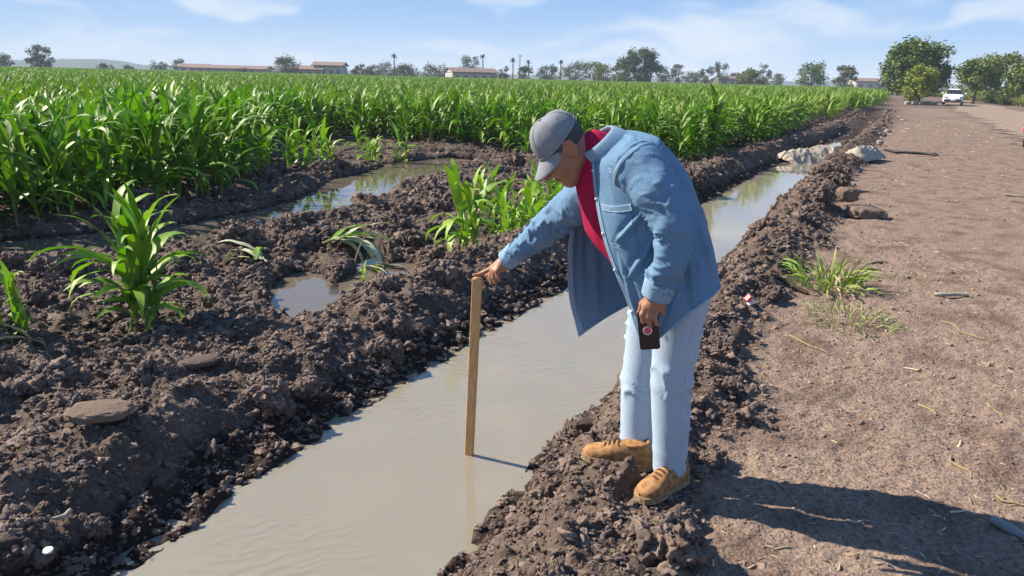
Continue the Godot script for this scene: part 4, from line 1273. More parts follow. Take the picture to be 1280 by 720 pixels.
	for k in 9:
		list.append([0.190 + k * 0.0185, -275 - (k % 3) * 12, 7.0 + 2.0 * sin(k * 2.1), 6.5, 0.6, 800, "tree_dull", "tall feathery tree in the hazy row right of the large dark tree"])
	for k in list.size():
		var l: Array = list[k]
		tree("tree", far_at(l[0], l[1]), l[2], l[3], 0.06, l[4] * 0.9, int(l[5] * 1.7), M[l[6]], l[7], "hazy row of far trees" if l[7].begins_with("tall feathery") else "trees beyond the corn", 40 + k, k % 2)
	palm(far_at(-0.160, -262.0), 7.4, "palm with a small tuft standing above the round trees", 1)
	palm(far_at(-0.006, -262.0), 7.0, "slim palm just right of the white house", 2)
	palm(far_at(0.014, -268.0), 6.6, "shorter slim palm right of the white house", 3)
	palm(far_at(-0.045, -268.0), 8.0, "palm tuft behind the roof of the white house", 4)
	palm(far_at(0.056, -268.0), 6.8, "slim palm among the low trees behind the cap", 5)
	house("long_shed", far_at(-0.372, -245.0), 0.02, Vector3(24.0, 2.0, 9.0), 1.0, M.wall_cream, M.roof_red, 9, "long low shed with a faded red roof on the left horizon")
	house("farm_building", far_at(-0.277, -238.0), 0.0, Vector3(13.0, 2.3, 8.0), 1.1, M.wall_cream, M.roof_red, 5, "red roofed building between the round tree and the taller block")
	house("farm_building", far_at(-0.243, -240.0), 0.0, Vector3(9.0, 3.6, 8.0), 1.1, M.wall_white, M.roof_red, 4, "taller white block with a red roof right of the long sheds")
	house("farmhouse", far_at(-0.060, -228.0), 0.42, Vector3(14.0, 2.6, 7.0), 1.2, M.wall_white, M.roof_red, 5, "white farmhouse with a dull red roof in the middle of the horizon")
	house("shed", far_at(-0.418, -262.0), 0.0, Vector3(9.0, 2.2, 6.0), 1.1, M.wall_cream, M.roof_red, 3, "small pinkish shed at the left end of the long shed")
	house("farmhouse", far_at(0.28, -290.0), 0.1, Vector3(12.0, 2.6, 8.0), 1.2, M.wall_white, M.roof_red, 4, "pale house peeping out below the far tree row")
	house("farmhouse", far_at(0.465, -300.0), 0.1, Vector3(20.0, 3.2, 8.0), 1.2, M.wall_white, M.roof_red, 5, "whitish house on the horizon left of the large spreading tree")
	# a long white wall behind the field
	m = MB.new()
	m.box(Vector3(52, 1.5, 0.3), Transform3D(Basis(), Vector3(0, 0.75, 0)))
	tag(obj("boundary_wall", m.flat(), M.wall_white, null, Transform3D(Basis(), far_at(-0.145, -262.0))), "long low white wall between the farm buildings", "wall")
	m = MB.new()
	m.tube(PackedVector3Array([Vector3(0, -0.2, 0), Vector3(0, 9, 0)]), PackedFloat32Array([0.16, 0.11]), 7)
	m.box(Vector3(1.8, 0.12, 0.12), Transform3D(Basis(), Vector3(0, 8.4, 0)))
	tag(obj("utility_pole", m.mesh(), M.bark, null, Transform3D(Basis(), far_at(0.003, -255.0))), "thin utility pole right of the white farmhouse", "pole")
	car(Vector3(43.9, 0.02, -77.0), -0.53)
	motorcycle(Vector3(14.72, 0.02, -20.75), 0.25)
	# pale rubble under the small tree
	for k in 5:
		slab("rubble_block", far_at(0.512 + k * 0.0085, -73.0 - k * 0.4) + Vector3(0, 0.15, 0), Vector3(0.6 + 0.2 * (k % 2), 0.4, 0.5), k * 0.7, 60 + k, M.bleached, ["leftmost pale rubble block by the small yellow green tree", "second pale rubble block from the left by the small tree", "pale rubble block right at the stem of the small tree", "pale rubble block just right of the small tree stem", "rightmost pale rubble block by the small tree"][k], "rubble")
	sack("plastic_sack", [Vector3(6.402, -0.160, -18.070), Vector3(7.002, -0.160, -18.384), Vector3(7.542, -0.160, -18.508), Vector3(8.049, -0.160, -18.442)], [0.22, 0.32, 0.36, 0.30], 0.45, 3, "pale plastic sheet laid across the ditch as a dam")
	sack("plastic_sack", [Vector3(6.994, -0.140, -16.713), Vector3(7.298, 0.000, -16.802), Vector3(7.571, 0.120, -16.568), Vector3(8.394, 0.100, -17.492)], [0.14, 0.24, 0.22, 0.16], 0.28, 4, "second pale plastic sheet running up the right bank from the dam")

# ---------------------------------------------------------------- the man
class Prim:
	var a: Vector3
	var ba: Vector3
	var il := 0.0
	var ra := 0.0
	var dr := 0.0
	var ell := false
	var inv := Basis()
	var r3 := Vector3.ONE
	var k := 0.02
	var reach := 0.0
	static func cap(a_: Vector3, b_: Vector3, ra_: float, rb_: float, k_ := 0.02) -> Prim:
		var p := Prim.new()
		p.a = a_; p.ba = b_ - a_; p.ra = ra_; p.dr = rb_ - ra_; p.k = k_
		p.il = 1.0 / maxf(p.ba.length_squared(), 1e-9)
		return p
	static func oval(c: Vector3, axes: Basis, r: Vector3, k_ := 0.02) -> Prim:
		var p := Prim.new()
		p.ell = true; p.a = c; p.inv = axes.inverse(); p.r3 = r; p.k = k_
		p.reach = maxf(r.x, maxf(r.y, r.z))
		return p
	func d(q: Vector3) -> float:
		if ell:
			var l := inv * (q - a)
			var n := l / r3
			var k0 := n.length()
			if k0 < 1e-4:
				return -minf(r3.x, minf(r3.y, r3.z))
			return k0 * (k0 - 1.0) / (n / r3).length()
		var pa := q - a
		var h := clampf(pa.dot(ba) * il, 0.0, 1.0)
		return (pa - ba * h).length() - (ra + dr * h)
	func box() -> AABB:
		if ell:
			return AABB(a - Vector3.ONE * reach, Vector3.ONE * reach * 2.0)
		var r := maxf(ra, ra + dr)
		return AABB(a, Vector3.ZERO).expand(a + ba).grow(r)

func snets(prims: Array, cell: float, mb: MB) -> void:
	var bb: AABB = prims[0].box()
	for p in prims:
		bb = bb.merge(p.box())
	bb = bb.grow(cell * 3.0)
	var B := 6
	var n := Vector3i((bb.size / cell).ceil()) + Vector3i.ONE * (B + 1)
	var o := bb.position
	var sy := n.x
	var sz := n.x * n.y
	var f := PackedFloat32Array()
	f.resize(n.x * n.y * n.z)
	f.fill(1.0)
	var blocks := []
	var half := B * cell * 0.5
	var rad := half * 1.7321 + cell
	for bz in range(0, n.z - B, B):
		for by in range(0, n.y - B, B):
			for bx in range(0, n.x - B, B):
				var c := o + Vector3(bx, by, bz) * cell + Vector3.ONE * half
				var use: Array[Prim] = []
				var low := 1e9
				for p: Prim in prims:
					var d := p.d(c)
					low = minf(low, d)
					if d < rad + p.k + 0.01:
						use.append(p)
				if low > rad + 0.03:
					continue
				if low < -rad - 0.02:
					for z in B:
						for y in B:
							for x in B:
								f[(bx + x) + (by + y) * sy + (bz + z) * sz] = -1.0
					blocks.append(Vector3i(bx, by, bz))
					continue
				for z in B:
					for y in B:
						for x in B:
							var q := o + Vector3(bx + x, by + y, bz + z) * cell
							var v := 1e9
							for p in use:
								var d := p.d(q)
								var h := maxf(p.k - absf(v - d), 0.0)
								v = minf(v, d) - h * h / p.k * 0.25
							f[(bx + x) + (by + y) * sy + (bz + z) * sz] = clampf(v, -1.0, 1.0)
				blocks.append(Vector3i(bx, by, bz))
	var id := {}
	var base := mb.v.size()
	var first := mb.i.size()
	var corner := [0, 1, sy, sy + 1, sz, sz + 1, sz + sy, sz + sy + 1]
	var co := [Vector3(0, 0, 0), Vector3(1, 0, 0), Vector3(0, 1, 0), Vector3(1, 1, 0), Vector3(0, 0, 1), Vector3(1, 0, 1), Vector3(0, 1, 1), Vector3(1, 1, 1)]
	var edges := [[0, 1], [2, 3], [4, 5], [6, 7], [0, 2], [1, 3], [4, 6], [5, 7], [0, 4], [1, 5], [2, 6], [3, 7]]
	var todo := []
	for b: Vector3i in blocks:
		for z in B:
			for y in B:
				for x in B:
					var p := (b.x + x) + (b.y + y) * sy + (b.z + z) * sz
					var neg := 0
					for q in 8:
						if f[p + corner[q]] < 0.0:
							neg += 1
					if neg == 0 or neg == 8:
						continue
					var s := Vector3.ZERO
					var m := 0
					for e in edges:
						var va := f[p + corner[e[0]]]
						var vb := f[p + corner[e[1]]]
						if (va < 0.0) != (vb < 0.0):
							s += co[e[0]].lerp(co[e[1]], va / (va - vb))
							m += 1
					id[p] = mb.v.size()
					mb.v.append(o + (Vector3(b.x + x, b.y + y, b.z + z) + s / m) * cell)
					todo.append(p)
	for p: int in todo:
		var v0 := f[p]
		for ax in 3:
			var st: int = [1, sy, sz][ax]
			var s1: int = [sy, sz, 1][ax]
			var s2: int = [sz, 1, sy][ax]
			var v1 := f[p + st]
			if (v0 < 0.0) == (v1 < 0.0):
				continue
			if id.has(p - s1) and id.has(p - s2) and id.has(p - s1 - s2):
				if v0 < 0.0:
					mb.quad(id[p], id[p - s2], id[p - s1 - s2], id[p - s1])
				else:
					mb.quad(id[p], id[p - s1], id[p - s1 - s2], id[p - s2])
	# outward faces
	var vol := 0.0
	var mid := bb.get_center()
	for k in range(first, mb.i.size(), 3):
		var a := mb.v[mb.i[k]] - mid
		vol += a.dot((mb.v[mb.i[k + 2]] - mid).cross(mb.v[mb.i[k + 1]] - mid))
	if vol < 0.0:
		for k in range(first, mb.i.size(), 3):
			var t := mb.i[k + 1]
			mb.i[k + 1] = mb.i[k + 2]
			mb.i[k + 2] = t

func cr(a: Vector3, b: Vector3, c: Vector3, d: Vector3, t: float) -> Vector3:
	return 0.5 * ((2.0 * b) + (c - a) * t + (2.0 * a - 5.0 * b + 4.0 * c - d) * t * t + (3.0 * b - a - 3.0 * c + d) * t * t * t)

func along_pts(p: Array, t: float) -> Vector3:
	var k := clampi(int(floor(t)), 0, p.size() - 2)
	return cr(p[maxi(k - 1, 0)], p[k], p[k + 1], p[mini(k + 2, p.size() - 1)], t - k)

var shirt_rings: Array = []

func cloth_pt(s: float, t: float) -> Vector3:
	var k := clampi(int(floor(t)), 0, shirt_rings.size() - 2)
	return cr(along_pts(shirt_rings[maxi(k - 1, 0)], s), along_pts(shirt_rings[k], s), along_pts(shirt_rings[k + 1], s), along_pts(shirt_rings[mini(k + 2, shirt_rings.size() - 1)], s), t - k)

func cloth_normal(s: float, t: float) -> Vector3:
	var e := 0.03
	var a := cloth_pt(minf(s + e, 8.0), t) - cloth_pt(maxf(s - e, 0.0), t)
	var b := cloth_pt(s, minf(t + e, 6.0)) - cloth_pt(s, maxf(t - e, 0.0))
	return a.cross(b).normalized()

var cloth_flip := 1.0

# creases that can be followed by eye: from, to, half width, height
var creases: Array = []
var n_one := noise(FastNoiseLite.TYPE_SIMPLEX_SMOOTH, 1.0, 1, 91)

func ridge(p: Vector3) -> float:
	var h := 0.0
	for c in creases:
		var d: Vector3 = c[1] - c[0]
		var t: float = clampf((p - c[0]).dot(d) / d.length_squared(), 0.0, 1.0)
		var w: float = c[2] * (0.55 + 0.45 * sin(t * PI))
		var q: float = ((p - (c[0] + d * t)) * Vector3(1, 1, 0.3)).length() / w
		if q < 2.4:
			h += c[3] * (exp(-q * q * 1.6) - 0.45 * exp(-(q - 1.3) * (q - 1.3) * 3.0)) * (1.0 - 0.55 * absf(t * 2.0 - 1.0))
	return h

func folds(p: Vector3, s: float, t: float) -> float:
	var soft := n3.get_noise_3d(p.x * 3.2 + p.y * 1.2, p.y * 1.8, p.z * 3.2) * 0.008
	var n := n_one.get_noise_3d((p.x + p.y * 0.5) * 6.0 + 30.0, p.y * 3.0 - p.x * 2.0, p.z * 6.0)
	var mask := smoothstep(-0.1, 0.35, n3.get_noise_3d(p.x * 3.0, p.y * 3.0 + 17.0, p.z * 3.0))
	var crisp := pow(maxf(1.0 - absf(n) * 3.2, 0.0), 1.6) * mask
	return soft + crisp * (0.009 if p.z > -2.86 else 0.0015) + ridge(p)

func cloth_at(s: float, t: float, off := 0.0) -> Vector3:
	var p := cloth_pt(s, t)
	var n := cloth_normal(s, t) * cloth_flip
	return p + n * (folds(p, s, t) * smoothstep(0.0, 0.6, t) + off)

# a piece of the shirt's surface as cloth with thickness
func cloth_patch(s0: float, s1: float, t0: float, t1: float, ns: int, nt: int, outer: float, inner: float, bulge := 0.0) -> MB:
	var m := MB.new()
	for side in 2:
		for j in nt:
			for k in ns:
				var a := k / (ns - 1.0)
				var b := j / (nt - 1.0)
				var extra := bulge * sin(a * PI) * sin(b * PI)
				m.v.append(cloth_at(lerpf(s0, s1, a), lerpf(t0, t1, b), (outer + extra) if side == 0 else inner))
	var h := ns * nt
	m.weave(0, nt, ns)
	for j in nt - 1:
		for k in ns - 1:
			m.quad(h + j * ns + k, h + j * ns + k + 1, h + (j + 1) * ns + k + 1, h + (j + 1) * ns + k)
	for j in nt - 1:
		for k in [0, ns - 1]:
			var a: int = j * ns + k
			m.quad(a, a + h, a + h + ns, a + ns)
	for k in ns - 1:
		for j in [0, nt - 1]:
			var a: int = j * ns + k
			m.quad(a, a + 1, a + 1 + h, a + h)
	return m

func sleeve(path: Array, radii: Array, sd: int) -> MB:
	var m := MB.new()
	var rows := 90
	var cols := 48
	var f := noise(FastNoiseLite.TYPE_SIMPLEX_SMOOTH, 1.0, 1, sd)
	var up := Vector3(0, 0, 1)
	for j in rows:
		var t := j / (rows - 1.0) * (path.size() - 1)
		var p := along_pts(path, t)
		var d := (along_pts(path, minf(t + 0.05, path.size() - 1.0)) - along_pts(path, maxf(t - 0.05, 0.0))).normalized()
		var s := d.cross(up).normalized()
		up = s.cross(d).normalized()
		var q := int(t)
		var rad := lerpf(radii[q], radii[mini(q + 1, radii.size() - 1)], smoothstep(0.0, 1.0, t - q))
		for k in cols:
			var a := TAU * k / cols
			var c := Vector3(cos(a), sin(a), 0)
			# rings of creases, deeper on the inside of the elbow
			var w := f.get_noise_3d(c.x * 0.7 + 3.0, c.y * 0.7, t * 1.1)
			var mask := smoothstep(-0.15, 0.3, f.get_noise_3d(c.x * 0.8 + 21.0, c.y * 0.8, t * 0.9)) * smoothstep(0.5, 2.2, t)
			var w2 := pow(maxf(1.0 - absf(f.get_noise_3d(c.x * 1.1 + 11.0, c.y * 1.1 + t * 0.9, t * 1.7)) * 3.4, 0.0), 1.6)
			var w3 := pow(maxf(1.0 - absf(f.get_noise_3d(c.x * 0.9 + 41.0, c.y * 0.9 - t * 0.6, t * 2.6)) * 4.5, 0.0), 2.0)
			var r := rad + 0.010 * w * smoothstep(0.0, 0.8, t) + (0.016 * w2 + 0.007 * w3) * (0.25 + 0.75 * mask) - 0.006
			m.v.append(p + (s * c.x + up * c.y) * r)
	m.weave(0, rows, cols, true)
	# turned-in end at the cuff
	var base := m.v.size()
	var last := (rows - 1) * cols
	var e: Vector3 = path[path.size() - 1]
	for k in cols:
		m.v.append(m.v[last + k].lerp(e, 0.35))
	for k in cols:
		m.quad(last + k, base + k, base + (k + 1) % cols, last + (k + 1) % cols)
	return m

func ring_band(a: Vector3, b: Vector3, r0: float, r1: float, sd: int) -> MB:    # a cuff
	var m := MB.new()
	var f := noise(FastNoiseLite.TYPE_SIMPLEX, 1.2, 2, sd)
	var d := (b - a).normalized()
	var s := d.cross(Vector3(0.2, 0.3, 1)).normalized()
	var u := s.cross(d)
	var prof := [[0.0, r0 - 0.004], [0.0, r0 + 0.002], [0.08, r0 + 0.004], [0.5, (r0 + r1) / 2 + 0.004], [0.92, r1 + 0.004], [1.0, r1 + 0.002], [1.0, r1 - 0.006], [0.7, r1 - 0.006]]
	for p in prof:
		for k in 32:
			var an := TAU * k / 32
			m.v.append(a.lerp(b, p[0]) + (s * cos(an) + u * sin(an)) * (p[1] + 0.004 * f.get_noise_3d(cos(an) * 1.5, sin(an) * 1.5, p[0])))
	m.weave(0, prof.size(), 32, true)
	return m

func shoe(parent: Node3D, heel: Vector3, dir: Vector3, roll: float) -> void:
	var fwd := dir.normalized()
	var left := Vector3.UP.cross(fwd).normalized()
	var up := fwd.cross(left).normalized()
	var t := Transform3D(Basis(fwd, up, -left).scaled_local(Vector3(0.99, 1.0, 1.03)), heel) * Transform3D(Basis(Vector3.RIGHT, roll), Vector3.ZERO)
	var xs := [0.0, 0.008, 0.03, 0.06, 0.10, 0.14, 0.17, 0.20, 0.23, 0.255, 0.275, 0.287, 0.292]
	var ws := [0.012, 0.026, 0.034, 0.037, 0.037, 0.040, 0.044, 0.048, 0.049, 0.046, 0.036, 0.022, 0.006]
	var hs := [0.07, 0.088, 0.112, 0.118, 0.116, 0.104, 0.090, 0.076, 0.067, 0.062, 0.055, 0.046, 0.036]
	var m := MB.new()
	for j in xs.size():
		for k in 21:
			var a := PI * k / 20
			var c := cos(a)
			var wrinkle := 0.0025 * sin(xs[j] * 160.0 + c * 3.0) * (1.0 if xs[j] > 0.16 and xs[j] < 0.24 else 0.0)
			m.v.append(Vector3(xs[j], 0.020 + (hs[j] - 0.020) * pow(sin(a), 0.72) + wrinkle, ws[j] * signf(c) * pow(absf(c), 0.75)))
	m.weave(0, xs.size(), 21)
	var o := obj("boot", m.mesh(), M.suede, parent, t)
	m = MB.new()
	var pts := PackedVector2Array()
	for j in xs.size():
		pts.append(Vector2(xs[j] + (0.006 if j > 10 else (-0.004 if j == 0 else 0.0)), ws[j] + 0.005))
	for j in range(xs.size() - 1, -1, -1):
		pts.append(Vector2(xs[j] + (0.006 if j > 10 else (-0.004 if j == 0 else 0.0)), -ws[j] - 0.005))
	m.prism(pts, 0.0, 0.026)
	obj("sole", m.mesh(), M.sole, o)
	for j in 4:
		m = MB.new()
		var x := 0.145 + j * 0.018
		var h := 0.106 - j * 0.010
		var zz := 0.016 if j % 2 == 0 else -0.016
		m.tube(PackedVector3Array([Vector3(x, h - 0.014, -0.026), Vector3(x + 0.006, h + 0.002, -0.008), Vector3(x + 0.004, h + 0.002, 0.008), Vector3(x, h - 0.014, 0.026)]), PackedFloat32Array([0.0035, 0.0035, 0.0035, 0.0035]), 6)
		obj("lace", m.mesh(), M.lace, o)
	# ankle collar of the boot
	m = MB.new()
	var ring := PackedVector3Array()
	var rr := PackedFloat32Array()
	for k in 17:
		var a := TAU * k / 16
		ring.append(Vector3(0.070 + cos(a) * 0.048, 0.108 - 0.01 * cos(a), sin(a) * 0.032)); rr.append(0.009)
	m.tube(ring, rr, 7, false)
	obj("boot_collar", m.mesh(), M.suede, o)

func build_man() -> void:
	var at := Vector3(0.58, 0.05, -2.78)
	var man := thing("person", at, "man in grey cap, open denim shirt and pale jeans bending over the ditch", "person")
	var back := Transform3D(Basis(), -at)
	# --- head frame: looking left and down at the water
	var yaw := deg_to_rad(10.0)
	var flat_f := Vector3(-cos(yaw), 0, sin(yaw))
	var pitch := deg_to_rad(47.0)
	var hf := (flat_f * cos(pitch) - Vector3.UP * sin(pitch)).normalized()
	var hu := (Vector3.UP * cos(pitch) + flat_f * sin(pitch)).normalized()
	var hl := hf.cross(hu) * -1.0           # towards the camera
	if hl.z < 0.0:
		hl = -hl
	var hb := Basis(hf, hu, hl)
	var hc := Vector3(0.171, 1.404, -2.780)
	var H := func(x: float, y: float, z: float) -> Vector3: return hc + hf * x + hu * y + hl * z
	var nb := Vector3(0.345, 1.390, -2.790)
	var head := [
		Prim.oval(H.call(-0.014, 0.028, 0), hb, Vector3(0.091, 0.086, 0.074)),
		Prim.oval(H.call(0.030, -0.042, 0), hb, Vector3(0.064, 0.084, 0.061), 0.04),
		Prim.cap(H.call(0.066, -0.108, -0.010), H.call(0.066, -0.108, 0.010), 0.024, 0.024, 0.03),
		Prim.cap(H.call(-0.015, -0.066, 0.050), H.call(0.058, -0.106, 0.016), 0.020, 0.018, 0.03),
		Prim.cap(H.call(-0.015, -0.066, -0.050), H.call(0.058, -0.106, -0.016), 0.020, 0.018, 0.03),
		Prim.cap(H.call(0.084, -0.008, 0), H.call(0.114, -0.040, 0), 0.009, 0.0155, 0.015),
		Prim.cap(H.call(0.098, -0.042, -0.015), H.call(0.098, -0.042, 0.015), 0.010, 0.010, 0.012),
		Prim.cap(H.call(0.070, 0.006, -0.034), H.call(0.070, 0.006, 0.034), 0.013, 0.013, 0.02),
		Prim.oval(H.call(0.068, -0.036, 0.038), hb, Vector3(0.026, 0.026, 0.024), 0.03),
		Prim.oval(H.call(0.068, -0.036, -0.038), hb, Vector3(0.026, 0.026, 0.024), 0.03),
		Prim.cap(H.call(0.089, -0.072, -0.020), H.call(0.089, -0.072, 0.020), 0.0085, 0.0085, 0.008),
		Prim.cap(H.call(0.085, -0.085, -0.017), H.call(0.085, -0.085, 0.017), 0.0085, 0.0085, 0.008),
		Prim.oval(H.call(-0.012, -0.010, 0.079), hb * Basis(Vector3.UP, 0.35), Vector3(0.024, 0.034, 0.008), 0.008),
		Prim.cap(H.call(-0.026, 0.016, 0.086), H.call(-0.030, -0.012, 0.088), 0.0055, 0.0055, 0.006),
		Prim.cap(H.call(-0.006, 0.026, 0.083), H.call(-0.026, 0.016, 0.086), 0.0055, 0.0055, 0.006),
		Prim.oval(H.call(-0.012, -0.040, 0.080), hb, Vector3(0.010, 0.012, 0.007), 0.006),
		Prim.oval(H.call(-0.012, -0.010, -0.079), hb, Vector3(0.024, 0.034, 0.009), 0.008),
		Prim.cap(H.call(-0.035, -0.045, 0), nb, 0.056, 0.054, 0.03),
	]
	var body := MB.new()
	snets(head, 0.0042, body)
	# --- torso, arms, legs under the clothes
	var sl := Vector3(0.449, 1.370, -2.600)
	var sr := Vector3(0.304, 1.240, -2.960)
	var el := Vector3(0.563, 1.129, -2.500)
	var wl := Vector3(0.510, 0.932, -2.500)
	var er := Vector3(0.161, 1.061, -3.060)
	var wr := Vector3(-0.035, 0.866, -3.170)
	var core := [
		Prim.cap(nb, Vector3(0.363, 1.346, -2.790), 0.062, 0.09, 0.05),
		Prim.cap(sl, sr, 0.06, 0.06, 0.05),
		Prim.cap(Vector3(0.386, 1.308, -2.790), Vector3(0.495, 1.090, -2.790), 0.115, 0.125, 0.05),
		Prim.cap(Vector3(0.494, 1.063, -2.770), Vector3(0.617, 0.860, -2.770), 0.13, 0.12, 0.05),
		Prim.cap(sl, el, 0.052, 0.042, 0.03), Prim.cap(el, wl, 0.042, 0.028, 0.02),
		Prim.cap(sr, er, 0.052, 0.042, 0.03), Prim.cap(er, wr, 0.042, 0.027, 0.02),
		Prim.cap(Vector3(0.638, 0.839, -2.680), Vector3(0.641, 0.512, -2.680), 0.085, 0.055, 0.04), Prim.cap(Vector3(0.641, 0.512, -2.680), Vector3(0.663, 0.134, -2.700), 0.055, 0.038, 0.02),
		Prim.cap(Vector3(0.635, 0.773, -2.870), Vector3(0.550, 0.433, -2.900), 0.085, 0.055, 0.04), Prim.cap(Vector3(0.550, 0.433, -2.900), Vector3(0.548, 0.079, -2.880), 0.055, 0.038, 0.02),
	]
	snets(core, 0.013, body)
	# --- near hand, closed on the phone: back of the hand to the camera, fingers down
	var k1 := 0.010
	var lh := [
		Prim.cap(wl, Vector3(0.504, 0.903, -2.500), 0.026, 0.028, 0.02),
		Prim.cap(Vector3(0.508, 0.921, -2.500), Vector3(0.473, 0.884, -2.492), 0.021, 0.013, 0.02),
		Prim.cap(Vector3(0.508, 0.921, -2.500), Vector3(0.489, 0.880, -2.486), 0.021, 0.013, 0.02),
		Prim.cap(Vector3(0.508, 0.921, -2.500), Vector3(0.509, 0.880, -2.488), 0.021, 0.013, 0.02),
		Prim.cap(Vector3(0.514, 0.920, -2.502), Vector3(0.529, 0.887, -2.496), 0.019, 0.012, 0.02),
		Prim.cap(Vector3(0.473, 0.884, -2.492), Vector3(0.461, 0.857, -2.484), 0.0115, 0.0100, k1), Prim.cap(Vector3(0.461, 0.857, -2.484), Vector3(0.468, 0.828, -2.489), 0.0100, 0.0085, 0.006),
		Prim.cap(Vector3(0.489, 0.880, -2.486), Vector3(0.480, 0.847, -2.478), 0.0115, 0.0100, k1), Prim.cap(Vector3(0.480, 0.847, -2.478), Vector3(0.493, 0.815, -2.485), 0.0100, 0.0085, 0.006),
		Prim.cap(Vector3(0.509, 0.880, -2.488), Vector3(0.502, 0.850, -2.479), 0.0110, 0.0098, k1), Prim.cap(Vector3(0.502, 0.850, -2.479), Vector3(0.516, 0.820, -2.486), 0.0098, 0.0083, 0.006),
		Prim.cap(Vector3(0.529, 0.887, -2.496), Vector3(0.531, 0.872, -2.488), 0.0100, 0.0088, k1), Prim.cap(Vector3(0.531, 0.872, -2.488), Vector3(0.539, 0.852, -2.494), 0.0088, 0.0075, 0.006),
		Prim.cap(Vector3(0.490, 0.914, -2.510), Vector3(0.466, 0.884, -2.520), 0.015, 0.012, 0.012), Prim.cap(Vector3(0.466, 0.884, -2.520), Vector3(0.461, 0.848, -2.530), 0.012, 0.010, 0.006), Prim.cap(Vector3(0.461, 0.848, -2.530), Vector3(0.472, 0.821, -2.530), 0.010, 0.008, 0.006),
	]
	snets(lh, 0.0034, body)
	# --- far hand: forefinger laid on the end of the stick, the others bent down
	var rh := [
		Prim.cap(wr, Vector3(-0.052, 0.849, -3.178), 0.025, 0.024, 0.02),
		Prim.cap(Vector3(-0.045, 0.854, -3.175), Vector3(-0.088, 0.832, -3.198), 0.020, 0.013, 0.02),
		Prim.cap(Vector3(-0.045, 0.854, -3.175), Vector3(-0.087, 0.830, -3.176), 0.020, 0.013, 0.02),
		Prim.cap(Vector3(-0.045, 0.854, -3.172), Vector3(-0.080, 0.828, -3.156), 0.020, 0.012, 0.02),
		Prim.cap(Vector3(-0.041, 0.851, -3.170), Vector3(-0.068, 0.830, -3.138), 0.018, 0.011, 0.02),
		Prim.cap(Vector3(-0.088, 0.832, -3.198), Vector3(-0.122, 0.809, -3.205), 0.0112, 0.0100, k1), Prim.cap(Vector3(-0.122, 0.809, -3.205), Vector3(-0.147, 0.795, -3.205), 0.0100, 0.0092, 0.006), Prim.cap(Vector3(-0.147, 0.795, -3.205), Vector3(-0.172, 0.792, -3.203), 0.0092, 0.0080, 0.006),
		Prim.cap(Vector3(-0.087, 0.830, -3.176), Vector3(-0.099, 0.794, -3.172), 0.0112, 0.0098, k1), Prim.cap(Vector3(-0.099, 0.794, -3.172), Vector3(-0.093, 0.768, -3.160), 0.0098, 0.0080, 0.006),
		Prim.cap(Vector3(-0.080, 0.828, -3.156), Vector3(-0.084, 0.797, -3.150), 0.0108, 0.0094, k1), Prim.cap(Vector3(-0.084, 0.797, -3.150), Vector3(-0.075, 0.776, -3.142), 0.0094, 0.0078, 0.006),
		Prim.cap(Vector3(-0.068, 0.830, -3.138), Vector3(-0.064, 0.806, -3.132), 0.0096, 0.0084, k1), Prim.cap(Vector3(-0.064, 0.806, -3.132), Vector3(-0.057, 0.791, -3.128), 0.0084, 0.0070, 0.006),
		Prim.cap(Vector3(-0.059, 0.837, -3.195), Vector3(-0.088, 0.804, -3.222), 0.0135, 0.0110, 0.012), Prim.cap(Vector3(-0.088, 0.804, -3.222), Vector3(-0.117, 0.783, -3.228), 0.0110, 0.0085, 0.006),
	]
	snets(rh, 0.0034, body)
	obj("body", body.mesh(), M.skin, man, back)
	# eyes under the brim
	for s in [-1.0, 1.0]:
		var e := ico(2)
		for k in e.v.size():
			e.v[k] = H.call(0.0805, 0.002, s * 0.031) + e.v[k] * 0.0115
		obj("eye", e.mesh(), M.eye, man, back)
	# short greying hair below the cap
	var hm := MB.new()
	var nr := 14
	var nc := 40
	for j in nr:
		for k in nc:
			var a := lerpf(-2.45, 2.45, k / (nc - 1.0))      # round the back, from temple to temple
			var y := lerpf(0.050, -0.052 + 0.045 * pow(absf(a) / 2.45, 2.0), j / (nr - 1.0))
			var ring := sqrt(maxf(1.0 - pow((y - 0.028) / 0.092, 2.0), 0.05))
			var thick := 1.035 - 0.03 * smoothstep(0.7, 1.0, j / (nr - 1.0)) + 0.012 * n3.get_noise_3d(k * 2.3, j * 2.1, 4.0)
			hm.v.append(H.call(-0.014 - cos(a) * 0.0925 * ring * thick, y, sin(a) * 0.0755 * ring * thick))
	hm.weave(0, nr, nc)
	obj("hair", hm.mesh(), M.hair, man, back)
	# grey stubble on lip, cheek and chin
	var bd := MB.new()
	for j in 12:
		for k in 30:
			var a := lerpf(-1.25, 1.25, k / 29.0)
			var y := lerpf(-0.066, -0.118, j / 11.0)
			var q := Vector3(cos(a), 0, sin(a))
			var lo := 0.0
			var hi := 0.16
			for e in 14:        # walk in to the skin
				var mid := (lo + hi) * 0.5
				var pt: Vector3 = H.call(0.012 + q.x * mid, y, q.z * mid)
				var dd := 1e9
				for p: Prim in head:
					dd = minf(dd, p.d(pt))
				if dd < 0.0015: lo = mid
				else: hi = mid
			bd.v.append(H.call(0.012 + q.x * hi, y, q.z * hi))
	bd.weave(0, 12, 30)
	obj("stubble", bd.mesh(), M.stubble, man, back)
	# --- cap
	var cm := MB.new()
	var rows := 18
	var cols := 60
